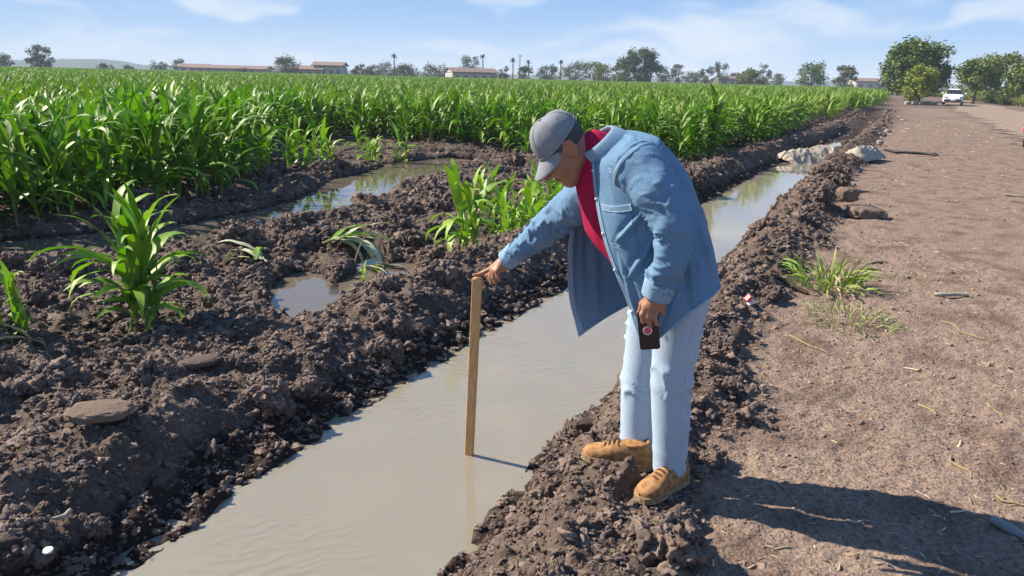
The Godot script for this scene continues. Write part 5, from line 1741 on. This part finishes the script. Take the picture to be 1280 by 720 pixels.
	for side in 2:
		for j in rows:
			for k in cols:
				var a := TAU * k / cols
				var ph := PI * 0.5 * j / (rows - 1.0)
				var seam := 1.0 - 0.010 * exp(-pow(fposmod(a + PI / 6.0, PI / 3.0) - PI / 6.0, 2.0) * 260.0) * sin(minf(ph * 4.0, PI * 0.5))
				var dent := 1.0 + 0.022 * n3.get_noise_3d(cos(a) * 2.0, ph * 1.6, sin(a) * 2.0)
				var r := pow(cos(ph), 0.72) * seam * dent
				var off := 0.0 if side == 0 else -0.003
				var lift := -0.012 * cos(a) * (1.0 - ph)
				cm.v.append(H.call(-0.010 + cos(a) * (0.102 + off) * r, 0.030 + lift + (0.099 + off) * pow(sin(ph), 0.9) * dent, sin(a) * (0.083 + off) * r))
	cm.weave(0, rows, cols, true)
	cm.weave(rows * cols, rows, cols, true)
	for k in cols:
		cm.quad(k, (k + 1) % cols, rows * cols + (k + 1) % cols, rows * cols + k)
	var cap := obj("cap", cm.mesh(), M.cap, man, back)
	var bm := MB.new()
	var bn := 26
	for side in 2:
		for j in 10:
			for k in bn:
				var u := k / (bn - 1.0) * 2.0 - 1.0
				var a := u * 1.15
				var root := Vector3(-0.010 + cos(a) * 0.099, 0.024, sin(a) * 0.081)
				var reach := 0.064 * sqrt(maxf(1.0 - pow(absf(u), 2.6), 0.0))
				var t := j / 9.0
				var p := root + Vector3(reach * t, -reach * t * 0.55 - 0.020 * u * u * (0.4 + t), u * 0.004 * t)
				bm.v.append(H.call(p.x, p.y - (0.0 if side == 0 else 0.0035), p.z))
	bm.weave(0, 10, bn)
	bm.weave(10 * bn, 10, bn)
	for k in bn - 1:
		bm.quad(9 * bn + k, 19 * bn + k, 19 * bn + k + 1, 9 * bn + k + 1)
	obj("brim", bm.mesh(), M.cap, cap)
	for k in 6:
		var sp := PackedVector3Array()
		var sr2 := PackedFloat32Array()
		for j in 14:
			var a := PI / 3.0 * k + PI / 6.0
			var ph2 := PI * 0.5 * (j + 0.3) / 14.5
			var r := pow(cos(ph2), 0.72) * (1.0 + 0.022 * n3.get_noise_3d(cos(a) * 2.0, ph2 * 1.6, sin(a) * 2.0))
			sp.append(H.call(-0.010 + cos(a) * 0.1022 * r, 0.030 - 0.012 * cos(a) * (1.0 - ph2) + 0.0992 * pow(sin(ph2), 0.9), sin(a) * 0.0832 * r))
			sr2.append(0.0016)
		var sq := MB.new()
		sq.tube(sp, sr2, 5)
		obj("seam", sq.mesh(), M.cap_seam, cap)
	var bp := PackedVector3Array()
	var br := PackedFloat32Array()
	for k in 41:
		var a := TAU * k / 40
		bp.append(H.call(-0.010 + cos(a) * 0.1022, 0.042 - 0.012 * cos(a), sin(a) * 0.0832)); br.append(0.0018)
	var band := MB.new()
	band.tube(bp, br, 5, false)
	obj("sweatband_seam", band.mesh(), M.cap_seam, cap)
	var bt := ico(1)
	for k in bt.v.size():
		bt.v[k] = H.call(-0.010, 0.130, 0) + hb * (bt.v[k] * Vector3(0.008, 0.005, 0.008))
	obj("button", bt.mesh(), M.cap, cap)
	# --- red T-shirt
	var tee := MB.new()
	snets([
		Prim.cap(Vector3(0.293, 1.410, -2.785), Vector3(0.373, 1.326, -2.790), 0.0595, 0.068, 0.04),
		Prim.cap(Vector3(0.427, 1.357, -2.630), Vector3(0.325, 1.248, -2.950), 0.075, 0.075, 0.06),
		Prim.cap(Vector3(0.386, 1.308, -2.790), Vector3(0.495, 1.090, -2.790), 0.134, 0.142, 0.06),
		Prim.cap(Vector3(0.493, 1.076, -2.770), Vector3(0.618, 0.850, -2.770), 0.150, 0.135, 0.06),
		Prim.cap(Vector3(0.345, 1.274, -2.810), Vector3(0.389, 1.126, -2.820), 0.108, 0.118, 0.05),
	], 0.011, tee)
	tee.smooth()
	for k in tee.v.size():
		var p := tee.v[k]
		tee.v[k] += tee.n[k] * (0.007 * n3.get_noise_3d(p.x * 7.0, p.y * 4.0, p.z * 9.0))
	obj("t_shirt", tee.mesh(), M.tee, man, back)
	# --- jeans
	var jeans := MB.new()
	snets([
		Prim.cap(Vector3(0.626, 0.924, -2.690), Vector3(0.647, 0.878, -2.860), 0.105, 0.105, 0.06),
		Prim.cap(Vector3(0.635, 0.859, -2.675), Vector3(0.655, 0.813, -2.875), 0.098, 0.098, 0.06),
		Prim.cap(Vector3(0.631, 0.826, -2.670), Vector3(0.634, 0.518, -2.680), 0.094, 0.078, 0.05), Prim.cap(Vector3(0.634, 0.518, -2.680), Vector3(0.656, 0.224, -2.700), 0.078, 0.073, 0.010), Prim.cap(Vector3(0.656, 0.224, -2.700), Vector3(0.659, 0.145, -2.700), 0.073, 0.070, 0.008),
		Prim.cap(Vector3(0.575, 0.760, -2.875), Vector3(0.550, 0.433, -2.900), 0.092, 0.077, 0.05), Prim.cap(Vector3(0.550, 0.433, -2.900), Vector3(0.561, 0.166, -2.890), 0.077, 0.073, 0.010), Prim.cap(Vector3(0.561, 0.166, -2.890), Vector3(0.566, 0.100, -2.870), 0.073, 0.069, 0.008),
	], 0.0095, jeans)
	jeans.smooth()
	var fj := noise(FastNoiseLite.TYPE_SIMPLEX_SMOOTH, 1.0, 1, 77)
	for k in jeans.v.size():
		var p := jeans.v[k]
		var low := smoothstep(0.42, 0.16, p.y)
		var d := fj.get_noise_3d(p.x * 4.0, p.y * 2.5, p.z * 4.0) * 0.008
		var mask := smoothstep(-0.15, 0.3, fj.get_noise_3d(p.x * 5.0, p.y * 4.0 + 7.0, p.z * 5.0))
		var r1 := pow(maxf(1.0 - absf(fj.get_noise_3d(p.x * 5.0 + 9.0, p.y * 9.0 + p.x * 9.0, p.z * 5.0)) * 3.4, 0.0), 1.7)
		d += r1 * mask * (0.010 + 0.010 * low * smoothstep(0.12, 0.20, p.y)) * smoothstep(0.10, 0.17, p.y)
		jeans.v[k] += jeans.n[k] * d
	var jn := obj("jeans", jeans.mesh(), M.jeans, man, back)
	for leg in [[Vector3(0.675, 0.828, -2.600), Vector3(0.668, 0.546, -2.617), Vector3(0.675, 0.364, -2.634), Vector3(0.692, 0.191, -2.645)]]:
		var sp := PackedVector3Array()
		var sr2 := PackedFloat32Array()
		for k in 60:
			var p := along_pts(leg, k / 59.0 * (leg.size() - 1))
			var best := p
			var bd2 := 1e9
			for q in range(0, jeans.v.size()):
				var dd := Vector2(jeans.v[q].x - p.x, jeans.v[q].y - p.y).length_squared()
				if dd < bd2 and jeans.v[q].z > -2.70:
					bd2 = dd
					best = jeans.v[q]
			sp.append(Vector3(p.x, p.y, best.z) + Vector3(0, 0, 0.001))
			sr2.append(0.0022)
		for e in 3:
			for k in range(1, 59):
				sp[k].z = (sp[k - 1].z + sp[k].z * 2.0 + sp[k + 1].z) / 4.0
		var sq := MB.new()
		sq.tube(sp, sr2, 5)
		obj("side_seam", sq.mesh(), M.jeans_seam, jn)
	# --- denim shirt, worn open
	shirt_rings = [
		[Vector3(0.283, 1.375, -2.725), Vector3(0.307, 1.396, -2.690), Vector3(0.340, 1.428, -2.690), Vector3(0.365, 1.454, -2.725), Vector3(0.373, 1.461, -2.790), Vector3(0.362, 1.453, -2.860), Vector3(0.329, 1.429, -2.885), Vector3(0.290, 1.396, -2.875), Vector3(0.264, 1.362, -2.840)],
		[Vector3(0.280, 1.347, -2.685), Vector3(0.327, 1.356, -2.620), Vector3(0.418, 1.409, -2.560), Vector3(0.485, 1.448, -2.630), Vector3(0.485, 1.457, -2.800), Vector3(0.412, 1.426, -2.950), Vector3(0.314, 1.350, -3.000), Vector3(0.272, 1.308, -2.970), Vector3(0.255, 1.290, -2.910)],
		[Vector3(0.292, 1.258, -2.665), Vector3(0.356, 1.256, -2.580), Vector3(0.479, 1.299, -2.535), Vector3(0.587, 1.343, -2.620), Vector3(0.613, 1.348, -2.800), Vector3(0.563, 1.327, -2.980), Vector3(0.391, 1.246, -3.050), Vector3(0.293, 1.194, -3.030), Vector3(0.246, 1.195, -2.970)],
		[Vector3(0.317, 1.139, -2.645), Vector3(0.384, 1.135, -2.560), Vector3(0.529, 1.184, -2.530), Vector3(0.644, 1.245, -2.620), Vector3(0.674, 1.238, -2.800), Vector3(0.638, 1.200, -2.980), Vector3(0.465, 1.118, -3.050), Vector3(0.318, 1.039, -3.070), Vector3(0.235, 1.048, -3.000)],
		[Vector3(0.360, 1.011, -2.625), Vector3(0.425, 1.011, -2.550), Vector3(0.569, 1.061, -2.525), Vector3(0.693, 1.124, -2.620), Vector3(0.729, 1.110, -2.800), Vector3(0.698, 1.063, -2.980), Vector3(0.542, 0.983, -3.050), Vector3(0.358, 0.892, -3.090), Vector3(0.233, 0.893, -3.020)],
		[Vector3(0.422, 0.866, -2.605), Vector3(0.478, 0.875, -2.540), Vector3(0.602, 0.939, -2.525), Vector3(0.730, 1.009, -2.620), Vector3(0.768, 0.994, -2.800), Vector3(0.746, 0.930, -2.980), Vector3(0.602, 0.859, -3.050), Vector3(0.408, 0.757, -3.090), Vector3(0.251, 0.731, -3.020)],
		[Vector3(0.497, 0.687, -2.585), Vector3(0.547, 0.757, -2.535), Vector3(0.648, 0.863, -2.525), Vector3(0.760, 0.913, -2.620), Vector3(0.796, 0.898, -2.800), Vector3(0.774, 0.844, -2.980), Vector3(0.643, 0.792, -3.040), Vector3(0.457, 0.674, -3.080), Vector3(0.293, 0.577, -3.030)],
	]
	creases = [
		[Vector3(0.451, 1.221, -2.530), Vector3(0.364, 1.088, -2.560), 0.012, 0.021], [Vector3(0.500, 1.146, -2.520), Vector3(0.411, 0.957, -2.550), 0.014, 0.023], [Vector3(0.372, 1.054, -2.560), Vector3(0.490, 0.738, -2.550), 0.013, 0.019],
		[Vector3(0.542, 1.067, -2.520), Vector3(0.529, 0.798, -2.530), 0.018, 0.027], [Vector3(0.609, 1.114, -2.550), Vector3(0.655, 0.871, -2.530), 0.016, 0.023], [Vector3(0.644, 1.211, -2.620), Vector3(0.733, 0.946, -2.620), 0.016, 0.019],
		[Vector3(0.332, 1.346, -2.610), Vector3(0.408, 1.277, -2.560), 0.011, 0.015], [Vector3(0.365, 1.387, -2.600), Vector3(0.451, 1.351, -2.550), 0.012, 0.013], [Vector3(0.310, 1.331, -2.660), Vector3(0.356, 1.207, -2.600), 0.009, 0.011],
		[Vector3(0.439, 1.447, -2.660), Vector3(0.582, 1.289, -2.600), 0.02, 0.015], [Vector3(0.264, 1.176, -2.990), Vector3(0.285, 0.653, -3.020), 0.020, 0.008], [Vector3(0.336, 1.065, -3.060), Vector3(0.372, 0.660, -3.060), 0.03, -0.012],
	]
	if cloth_normal(2.0, 3.0).z < 0.0:
		cloth_flip = -1.0
	var shirt := obj("shirt", cloth_patch(0.0, 8.0, 0.0, 6.0, 150, 110, 0.0012, -0.0012).mesh(), M.denim, man, back)
	obj("placket", cloth_patch(-0.02, 0.26, 0.1, 6.02, 8, 90, 0.0042, -0.0034).mesh(), M.denim_worn, shirt)
	obj("placket", cloth_patch(7.80, 8.02, 0.1, 6.02, 8, 90, 0.0042, -0.0034).mesh(), M.denim_worn, shirt)
	obj("pocket", cloth_patch(0.50, 1.32, 2.35, 3.40, 22, 26, 0.0050, 0.0, 0.004).mesh(), M.denim, shirt)
	obj("pocket_flap", cloth_patch(0.46, 1.36, 2.26, 2.44, 22, 8, 0.0085, 0.0).mesh(), M.denim_worn, shirt)
	obj("hem", cloth_patch(0.0, 8.0, 5.90, 6.03, 120, 5, 0.0032, -0.0028).mesh(), M.denim_worn, shirt)
	obj("yoke_seam", cloth_patch(1.0, 7.0, 1.22, 1.27, 60, 3, 0.0035, 0.0).mesh(), M.denim_worn, shirt)
	for k in 5:
		var b := ico(1)
		var p := cloth_at(0.12, 1.2 + k * 1.0, 0.006)
		for q in b.v.size():
			b.v[q] = p + b.v[q] * 0.0055
		obj("button", b.mesh(), M.bone, shirt)
	# collar
	var col := MB.new()
	var cn := 50
	var c0 := Vector3(0.322, 1.417, -2.785)
	var nd := (Vector3(0.246, 1.458, -2.785) - Vector3(0.320, 1.408, -2.785)).normalized()
	var cw := 7
	for k in cn:
		var s := k / (cn - 1.0) * 8.0
		var p := cloth_pt(s, 0.0)
		var out := (p - c0).normalized()
		var tip := pow(absf(s / 4.0 - 1.0), 4.0)
		for q: Vector2 in [Vector2(-0.012, 0.0), Vector2(0.014, 0.001), Vector2(0.032, 0.004), Vector2(0.035, 0.010), Vector2(0.022, 0.018), Vector2(-0.002, 0.025), Vector2(-0.026 - 0.034 * tip, 0.030 + 0.004 * tip)]:
			col.v.append(p + nd * q.x + out * q.y)
	col.weave(0, cn, cw)
	obj("collar", col.mesh(), M.denim_worn, shirt)
	# sleeves
	var s1 := [Vector3(0.416, 1.367, -2.620), Vector3(0.472, 1.314, -2.545), Vector3(0.526, 1.220, -2.500), Vector3(0.552, 1.127, -2.485), Vector3(0.537, 1.023, -2.488), Vector3(0.516, 0.951, -2.498)]
	var ah := ring_band(s1[0].lerp(s1[1], 0.12), s1[0].lerp(s1[1], 0.26), 0.0965, 0.0950, 12)
	obj("armhole_seam", ah.mesh(), M.denim_worn, shirt)
	var sm := obj("sleeve", sleeve(s1, [0.100, 0.093, 0.083, 0.074, 0.067, 0.054], 5).mesh(), M.denim, shirt)
	obj("cuff", ring_band(Vector3(0.522, 0.975, -2.494), Vector3(0.506, 0.914, -2.502), 0.056, 0.050, 4).mesh(), M.denim_worn, sm)
	var s2 := [Vector3(0.333, 1.226, -2.930), Vector3(0.259, 1.160, -2.990), Vector3(0.192, 1.093, -3.040), Vector3(0.123, 1.020, -3.090), Vector3(0.048, 0.946, -3.130), Vector3(-0.003, 0.895, -3.160)]
	sm = obj("sleeve", sleeve(s2, [0.098, 0.090, 0.077, 0.068, 0.058, 0.045], 8).mesh(), M.denim, shirt)
	obj("cuff", ring_band(Vector3(0.017, 0.916, -3.150), Vector3(-0.031, 0.869, -3.172), 0.046, 0.041, 6).mesh(), M.denim_worn, sm)
	# --- boots
	shoe(man, Vector3(0.736, 0.068, -2.735) - at, Vector3(-0.76, 0.0, 0.65), 0.0)
	shoe(man, Vector3(0.603, 0.074, -2.796) - at, Vector3(-0.95, 0.06, -0.22), 0.0)
	# --- what he holds
	var ph := thing("phone", Vector3(0.493, 0.790, -2.507), "black phone held in the man's near hand", "phone")
	var pb := Basis(Vector3(0, 0, 1), deg_to_rad(9.0)) * Basis(Vector3.UP, -0.15)
	ph.basis = pb
	var pts := PackedVector2Array()
	for c in [[1, 1, 0.0], [-1, 1, PI / 2], [-1, -1, PI], [1, -1, PI * 1.5]]:
		for k in 6:
			var a: float = c[2] + k / 5.0 * PI / 2
			pts.append(Vector2(c[0] * 0.027 + cos(a) * 0.009, c[1] * 0.063 + sin(a) * 0.009))
	var pm := MB.new()
	pm.prism(pts, -0.0045, 0.0045, Transform3D(Basis(Vector3.RIGHT, PI / 2), Vector3.ZERO))
	obj("case", pm.flat(), M.phone, ph)
	pm = MB.new()
	pm.tube(PackedVector3Array([Vector3(0, 0, 0.004), Vector3(0, 0, 0.009)]), PackedFloat32Array([0.017, 0.0165]), 28)
	var rg := obj("ring_grip", pm.flat(), M.bone, ph, Transform3D(Basis(), Vector3(-0.004, 0.002, 0)))
	pm = MB.new()
	pm.tube(PackedVector3Array([Vector3(0, 0, 0.004), Vector3(0, 0, 0.0102)]), PackedFloat32Array([0.0125, 0.0122]), 24)
	obj("grip_face", pm.flat(), M.pink, rg)
	# --- the measuring stick, its foot on the bed of the ditch
	var top := Vector3(-0.157, 0.778, -3.205)
	var foot := Vector3(-0.195, -0.180, -3.345)
	var down := (foot - top).normalized()
	var bed := foot + down * 0.22
	var st := MB.new()
	st.box(Vector3(0.042, (bed - top).length(), 0.026), Transform3D())
	var yb := -down
	var xb := Vector3(0.93, 0, 0.37)
	xb = (xb - yb * xb.dot(yb)).normalized()
	var zb := xb.cross(yb)
	tag(obj("measuring_stick", st.flat(), M.wood, null, Transform3D(Basis(xb, yb, zb), (top + bed) / 2)), "square wooden stick held upright in the ditch water by a fingertip", "stick")
func materials() -> void:
	n_big = noise(FastNoiseLite.TYPE_SIMPLEX_SMOOTH, 0.9, 2, 3)
	n_mid = noise(FastNoiseLite.TYPE_SIMPLEX_SMOOTH, 1.6, 3, 5)
	n_fine = noise(FastNoiseLite.TYPE_SIMPLEX, 16.0, 3, 8)
	n3 = noise(FastNoiseLite.TYPE_SIMPLEX_SMOOTH, 1.0, 3, 21)
	for f in [[n_cell_a, 6.5, 31], [n_cell_b, 15.0, 32], [n_cell_c, 34.0, 33]]:
		f[0].noise_type = FastNoiseLite.TYPE_CELLULAR
		f[0].cellular_return_type = FastNoiseLite.RETURN_DISTANCE
		f[0].cellular_jitter = 1.0
		f[0].fractal_type = FastNoiseLite.FRACTAL_NONE
		f[0].frequency = f[1]
		f[0].seed = f[2]
	var grain := ntex(0.03, 5, 4, [[0.0, Color(0.52, 0.52, 0.52)], [0.5, Color(0.86, 0.86, 0.85)], [1.0, Color(1, 1, 1)]])
	var pits := ntex(0.035, 5, 6, [], 9.0)
	var soil := mat("soil", Color.WHITE, 0.92, 0.3)
	soil.vertex_color_use_as_albedo = true
	tri_tex(soil, 2.3, grain, pits, 1.0)
	var clod := mat("clod", Color.WHITE, 0.9, 0.35)
	clod.vertex_color_use_as_albedo = true
	for k in 3:
		var c := mat("clod_%d" % k, [lin(0.118, 0.081, 0.067), lin(0.148, 0.104, 0.086), lin(0.085, 0.058, 0.048)][k], 0.88, 0.4)
		tri_tex(c, 9.0, grain, pits, 1.0)
	var slab := mat("dry_clod", lin(0.26, 0.19, 0.15), 0.95, 0.2)
	tri_tex(slab, 7.0, grain, pits, 0.8)
	var ripple := ntex(0.012, 3, 14, [], 2.2)
	var water := mat("water", lin(0.262, 0.232, 0.180), 0.03, 0.66)
	water.uv1_triplanar = true
	water.uv1_world_triplanar = true
	water.uv1_scale = Vector3(1.2, 1.2, 3.6)
	water.normal_enabled = true
	water.normal_texture = ripple
	water.normal_scale = 0.10
	water.subsurf_scatter_enabled = true
	water.subsurf_scatter_strength = 1.0
	var puddle := mat("puddle", lin(0.13, 0.105, 0.08), 0.02, 0.5)
	puddle.uv1_triplanar = true
	puddle.uv1_world_triplanar = true
	puddle.uv1_scale = Vector3.ONE * 0.8
	puddle.normal_enabled = true
	puddle.normal_texture = ripple
	puddle.normal_scale = 0.08
	for k in 3:
		var c := mat("corn_%d" % k, [lin(0.15, 0.27, 0.028), lin(0.20, 0.335, 0.038), lin(0.12, 0.22, 0.028)][k], 0.5, 0.42)
		leafy(c, 0.9)
	leafy(mat("corn_young", lin(0.26, 0.40, 0.045), 0.5, 0.45), 0.9)
	leafy(mat("corn_mass", lin(0.185, 0.29, 0.045), 0.5, 0.4), 0.8)
	leafy(mat("corn_stalk", lin(0.12, 0.19, 0.05), 0.5, 0.4), 0.1)
	leafy(mat("corn_pale", lin(0.42, 0.44, 0.30), 0.6, 0.4), 0.3)
	leafy(mat("corn_dry", lin(0.36, 0.29, 0.17), 0.75, 0.3), 0.3)
	leafy(mat("grass", lin(0.22, 0.33, 0.05), 0.5, 0.4), 0.5)
	leafy(mat("weed", lin(0.26, 0.32, 0.10), 0.6, 0.4), 0.4)
	leafy(mat("grass_far", lin(0.13, 0.18, 0.04), 0.6, 0.3), 0.4)
	leafy(mat("tree_mid", lin(0.125, 0.175, 0.04), 0.55, 0.35), 0.35)
	leafy(mat("tree_lime", lin(0.22, 0.26, 0.045), 0.55, 0.35), 0.5)
	leafy(mat("tree_olive", lin(0.16, 0.18, 0.05), 0.6, 0.3), 0.35)
	leafy(mat("tree_dark", lin(0.075, 0.10, 0.03), 0.6, 0.3), 0.25)
	leafy(mat("tree_dull", lin(0.12, 0.14, 0.065), 0.65, 0.3), 0.3)
	var rough := ntex(0.05, 4, 15, [[0.0, Color(0.6, 0.58, 0.55)], [1.0, Color(1, 1, 1)]])
	tri_tex(mat("bark", lin(0.13, 0.095, 0.07), 0.9, 0.2), 2.0, rough, pits, 0.5)
	tri_tex(mat("straw", lin(0.40, 0.31, 0.18), 0.8, 0.3), 8.0, rough)
	tri_tex(mat("bleached", lin(0.50, 0.45, 0.38), 0.85, 0.3), 6.0, rough, pits, 0.4)
	var weave := ntex(0.05, 5, 33, [[0.0, Color(0.70, 0.72, 0.76)], [0.5, Color(0.84, 0.86, 0.88)], [1.0, Color(1, 1, 1)]], 0.0, 512)
	var weave_n := ntex(0.2, 3, 34, [], 3.0)
	var dn := mat("denim", lin(0.165, 0.285, 0.425), 0.85, 0.3)
	tri_tex(dn, 4.5, weave, weave_n, 0.5, false)
	tri_tex(mat("denim_worn", lin(0.28, 0.41, 0.54), 0.85, 0.3), 6.0, weave, weave_n, 0.5, false)
	tri_tex(mat("jeans", lin(0.48, 0.575, 0.68), 0.88, 0.3), 5.0, weave, weave_n, 0.5, false)
	tri_tex(mat("tee", lin(0.5, 0.012, 0.07), 0.85, 0.3), 6.0, weave, weave_n, 0.4, false)
	tri_tex(mat("cap", lin(0.30, 0.305, 0.325), 0.9, 0.3), 8.0, weave, weave_n, 0.6, false)
	var skin := mat("skin", lin(0.37, 0.185, 0.12), 0.5, 0.4)
	var pores := ntex(0.08, 4, 35, [[0.0, Color(0.82, 0.78, 0.76)], [1.0, Color(1, 1, 1)]])
	tri_tex(skin, 9.0, pores, pits, 0.12, false)
	skin.subsurf_scatter_enabled = true
	skin.subsurf_scatter_strength = 0.12
	tri_tex(mat("hair", lin(0.10, 0.09, 0.085), 0.7, 0.3), 14.0, weave, weave_n, 1.0, false)
	mat("cap_seam", lin(0.20, 0.205, 0.22), 0.9, 0.3)
	mat("jeans_seam", lin(0.42, 0.48, 0.56), 0.9, 0.3)
	tri_tex(mat("stubble", lin(0.19, 0.105, 0.075), 0.75, 0.3), 40.0, weave, weave_n, 1.0, false)
	var mud := ntex(0.012, 6, 38, [[0.0, Color(0.66, 0.60, 0.55)], [0.40, Color(0.82, 0.79, 0.76)], [0.6, Color(0.94, 0.93, 0.92)], [1.0, Color(1, 1, 1)]])
	mat("eye", lin(0.3, 0.28, 0.26), 0.2, 0.5)
	tri_tex(mat("suede", lin(0.40, 0.225, 0.105), 0.9, 0.25), 5.0, mud, pits, 0.35, false)
	tri_tex(mat("sole", lin(0.34, 0.25, 0.16), 0.8, 0.3), 6.0, mud, pits, 0.4, false)
	mat("lace", lin(0.08, 0.05, 0.03), 0.8, 0.3)
	mat("phone", lin(0.008, 0.008, 0.009), 0.25, 0.5)
	mat("bone", lin(0.6, 0.58, 0.55), 0.4, 0.5)
	var wood := mat("wood", lin(0.60, 0.38, 0.19), 0.75, 0.3)
	var wg := ntex(0.02, 4, 36, [[0.0, Color(0.76, 0.70, 0.64)], [0.45, Color(0.92, 0.89, 0.85)], [1.0, Color(1, 1, 1)]])
	wood.uv1_triplanar = true
	wood.uv1_scale = Vector3(14.0, 0.9, 14.0)
	wood.albedo_texture = wg
	var ch := mat("chaff", Color.WHITE, 0.85, 0.3)
	ch.vertex_color_use_as_albedo = true
	mat("pipe", lin(0.20, 0.20, 0.21), 0.5, 0.5)
	mat("rubber", lin(0.02, 0.02, 0.022), 0.6, 0.4)
	mat("white", lin(0.75, 0.74, 0.72), 0.5, 0.5)
	mat("pink", lin(0.62, 0.06, 0.09), 0.35, 0.5)
	tri_tex(mat("sack", lin(0.50, 0.445, 0.375), 0.55, 0.4), 1.2, rough, pits, 0.4)
	tri_tex(mat("track", lin(0.36, 0.275, 0.222), 0.95, 0.2), 0.35, grain, pits, 0.5)
	mat("hill", lin(0.07, 0.09, 0.06), 1.0, 0.1)
	tri_tex(mat("wall_white", lin(0.72, 0.70, 0.66), 0.85, 0.3), 0.4, rough)
	tri_tex(mat("wall_cream", lin(0.68, 0.62, 0.54), 0.85, 0.3), 0.4, rough)
	tri_tex(mat("roof_red", lin(0.36, 0.255, 0.225), 0.85, 0.3), 0.5, rough)
	mat("pane", lin(0.02, 0.025, 0.03), 0.08, 0.5)
	mat("car_white", lin(0.72, 0.73, 0.75), 0.25, 0.5)
	mat("moto_white", lin(0.7, 0.7, 0.7), 0.3, 0.5)
	var cr := mat("chrome", lin(0.55, 0.56, 0.58), 0.25, 0.5)
	cr.metallic = 0.8

func leafy(m: StandardMaterial3D, thin: float) -> void:
	m.vertex_color_use_as_albedo = true
	m.backlight_enabled = true
	var c := m.albedo_color.srgb_to_linear()
	m.backlight = Color(minf(c.r / c.g * 1.1, 1.0) * 0.7 * thin, 0.7 * thin, c.b / c.g * 0.6 * thin).linear_to_srgb()

func sky_picture() -> ImageTexture:
	# air and thin cirrus, the same all round
	var w := 2048
	var h := 1024
	var im := Image.create_empty(w, h, false, Image.FORMAT_RGBF)
	var a := noise(FastNoiseLite.TYPE_SIMPLEX_SMOOTH, 1.0, 5, 71)
	var b := noise(FastNoiseLite.TYPE_SIMPLEX_SMOOTH, 1.0, 3, 72)
	var low := Color(0.72, 0.82, 0.92)
	var top := Color(0.07, 0.19, 0.47)
	var mid := Color(0.23, 0.49, 0.90)
	for r in h:
		var el := 90.0 - (r + 0.5) * 180.0 / h
		var c := low.lerp(mid, 1.0 - exp(-maxf(el, 0.0) / 4.2)).lerp(top, 1.0 - exp(-maxf(el, 0.0) / 34.0))
		if el < 0.0 or el > 55.0:
			im.fill_rect(Rect2i(0, r, w, 1), c)
			continue
		var thin := 1.0 - smoothstep(30.0, 55.0, el)
		for q in w:
			var az := TAU * (q + 0.5) / w
			var p := Vector3(cos(az), 0.0, sin(az)) * 3.2
			var warp := b.get_noise_3d(p.x * 1.4, el * 0.22, p.z * 1.4)
			var n := a.get_noise_3d(p.x * 0.75 + warp * 0.4, el * 0.36 + warp * 0.9 + p.x * 0.3, p.z * 0.75)
			var k := smoothstep(-0.10, 0.62, n + 0.28 * b.get_noise_3d(p.x * 0.5 + 9.0, el * 0.11, p.z * 0.5)) * 0.62 * thin
			im.set_pixel(q, r, c.lerp(Color(0.82, 0.87, 0.93), k))
	return ImageTexture.create_from_image(im)

func _ready() -> void:
	# camera: a phone held at eye height, tipped down 16 degrees and turned a little on its axis
	var cam := Camera3D.new()
	cam.name = "camera"
	cam.position = Vector3(0, 1.65, 0)
	cam.rotation_degrees = Vector3(-15.92, 0, 1.42)
	cam.fov = 42.58
	cam.far = 6000.0
	cam.current = true
	add_child(cam)
	# sky, haze, exposure
	var env := Environment.new()
	env.background_mode = Environment.BG_SKY
	env.tonemap_mode = Environment.TONE_MAPPER_LINEAR
	env.tonemap_exposure = 2.1
	env.sdfgi_enabled = true
	env.ssao_enabled = true
	env.ssil_enabled = true
	var sky := Sky.new()
	var sm := PanoramaSkyMaterial.new()
	sm.panorama = sky_picture()
	sky.sky_material = sm
	env.sky = sky
	env.background_energy_multiplier = 0.52
	env.fog_enabled = true
	env.fog_density = 0.0005
	env.fog_light_color = Color(0.80, 0.86, 0.93)
	var we := WorldEnvironment.new()
	we.name = "environment"
	we.environment = env
	add_child(we)
	# the sun: from the left and a little beyond the man, 38 degrees up
	var sun := DirectionalLight3D.new()
	sun.name = "sun"
	sun.light_energy = 1.6
	sun.light_color = Color(1.0, 0.955, 0.88)
	sun.light_angular_distance = 0.5
	sun.shadow_enabled = true
	add_child(sun)
	sun.look_at_from_position(Vector3(-0.956, 0.80, -0.29), Vector3.ZERO)
	materials()
	var heel_l := Vector3(0.736, 0.068, -2.735)
	var heel_r := Vector3(0.603, 0.074, -2.796)
	for k in 4:
		feet.append([heel_l + Vector3(-0.76, 0.0, 0.65) * (0.03 + 0.085 * k) - Vector3(0, 0.012, 0), 0.085])
		feet.append([heel_r + Vector3(-0.97, 0.03, -0.22) * (0.03 + 0.085 * k) - Vector3(0, 0.012, 0), 0.08])
	build_ground()
	build_water()
	build_clods()
	build_man()
	build_corn()
	build_far()
	build_litter()
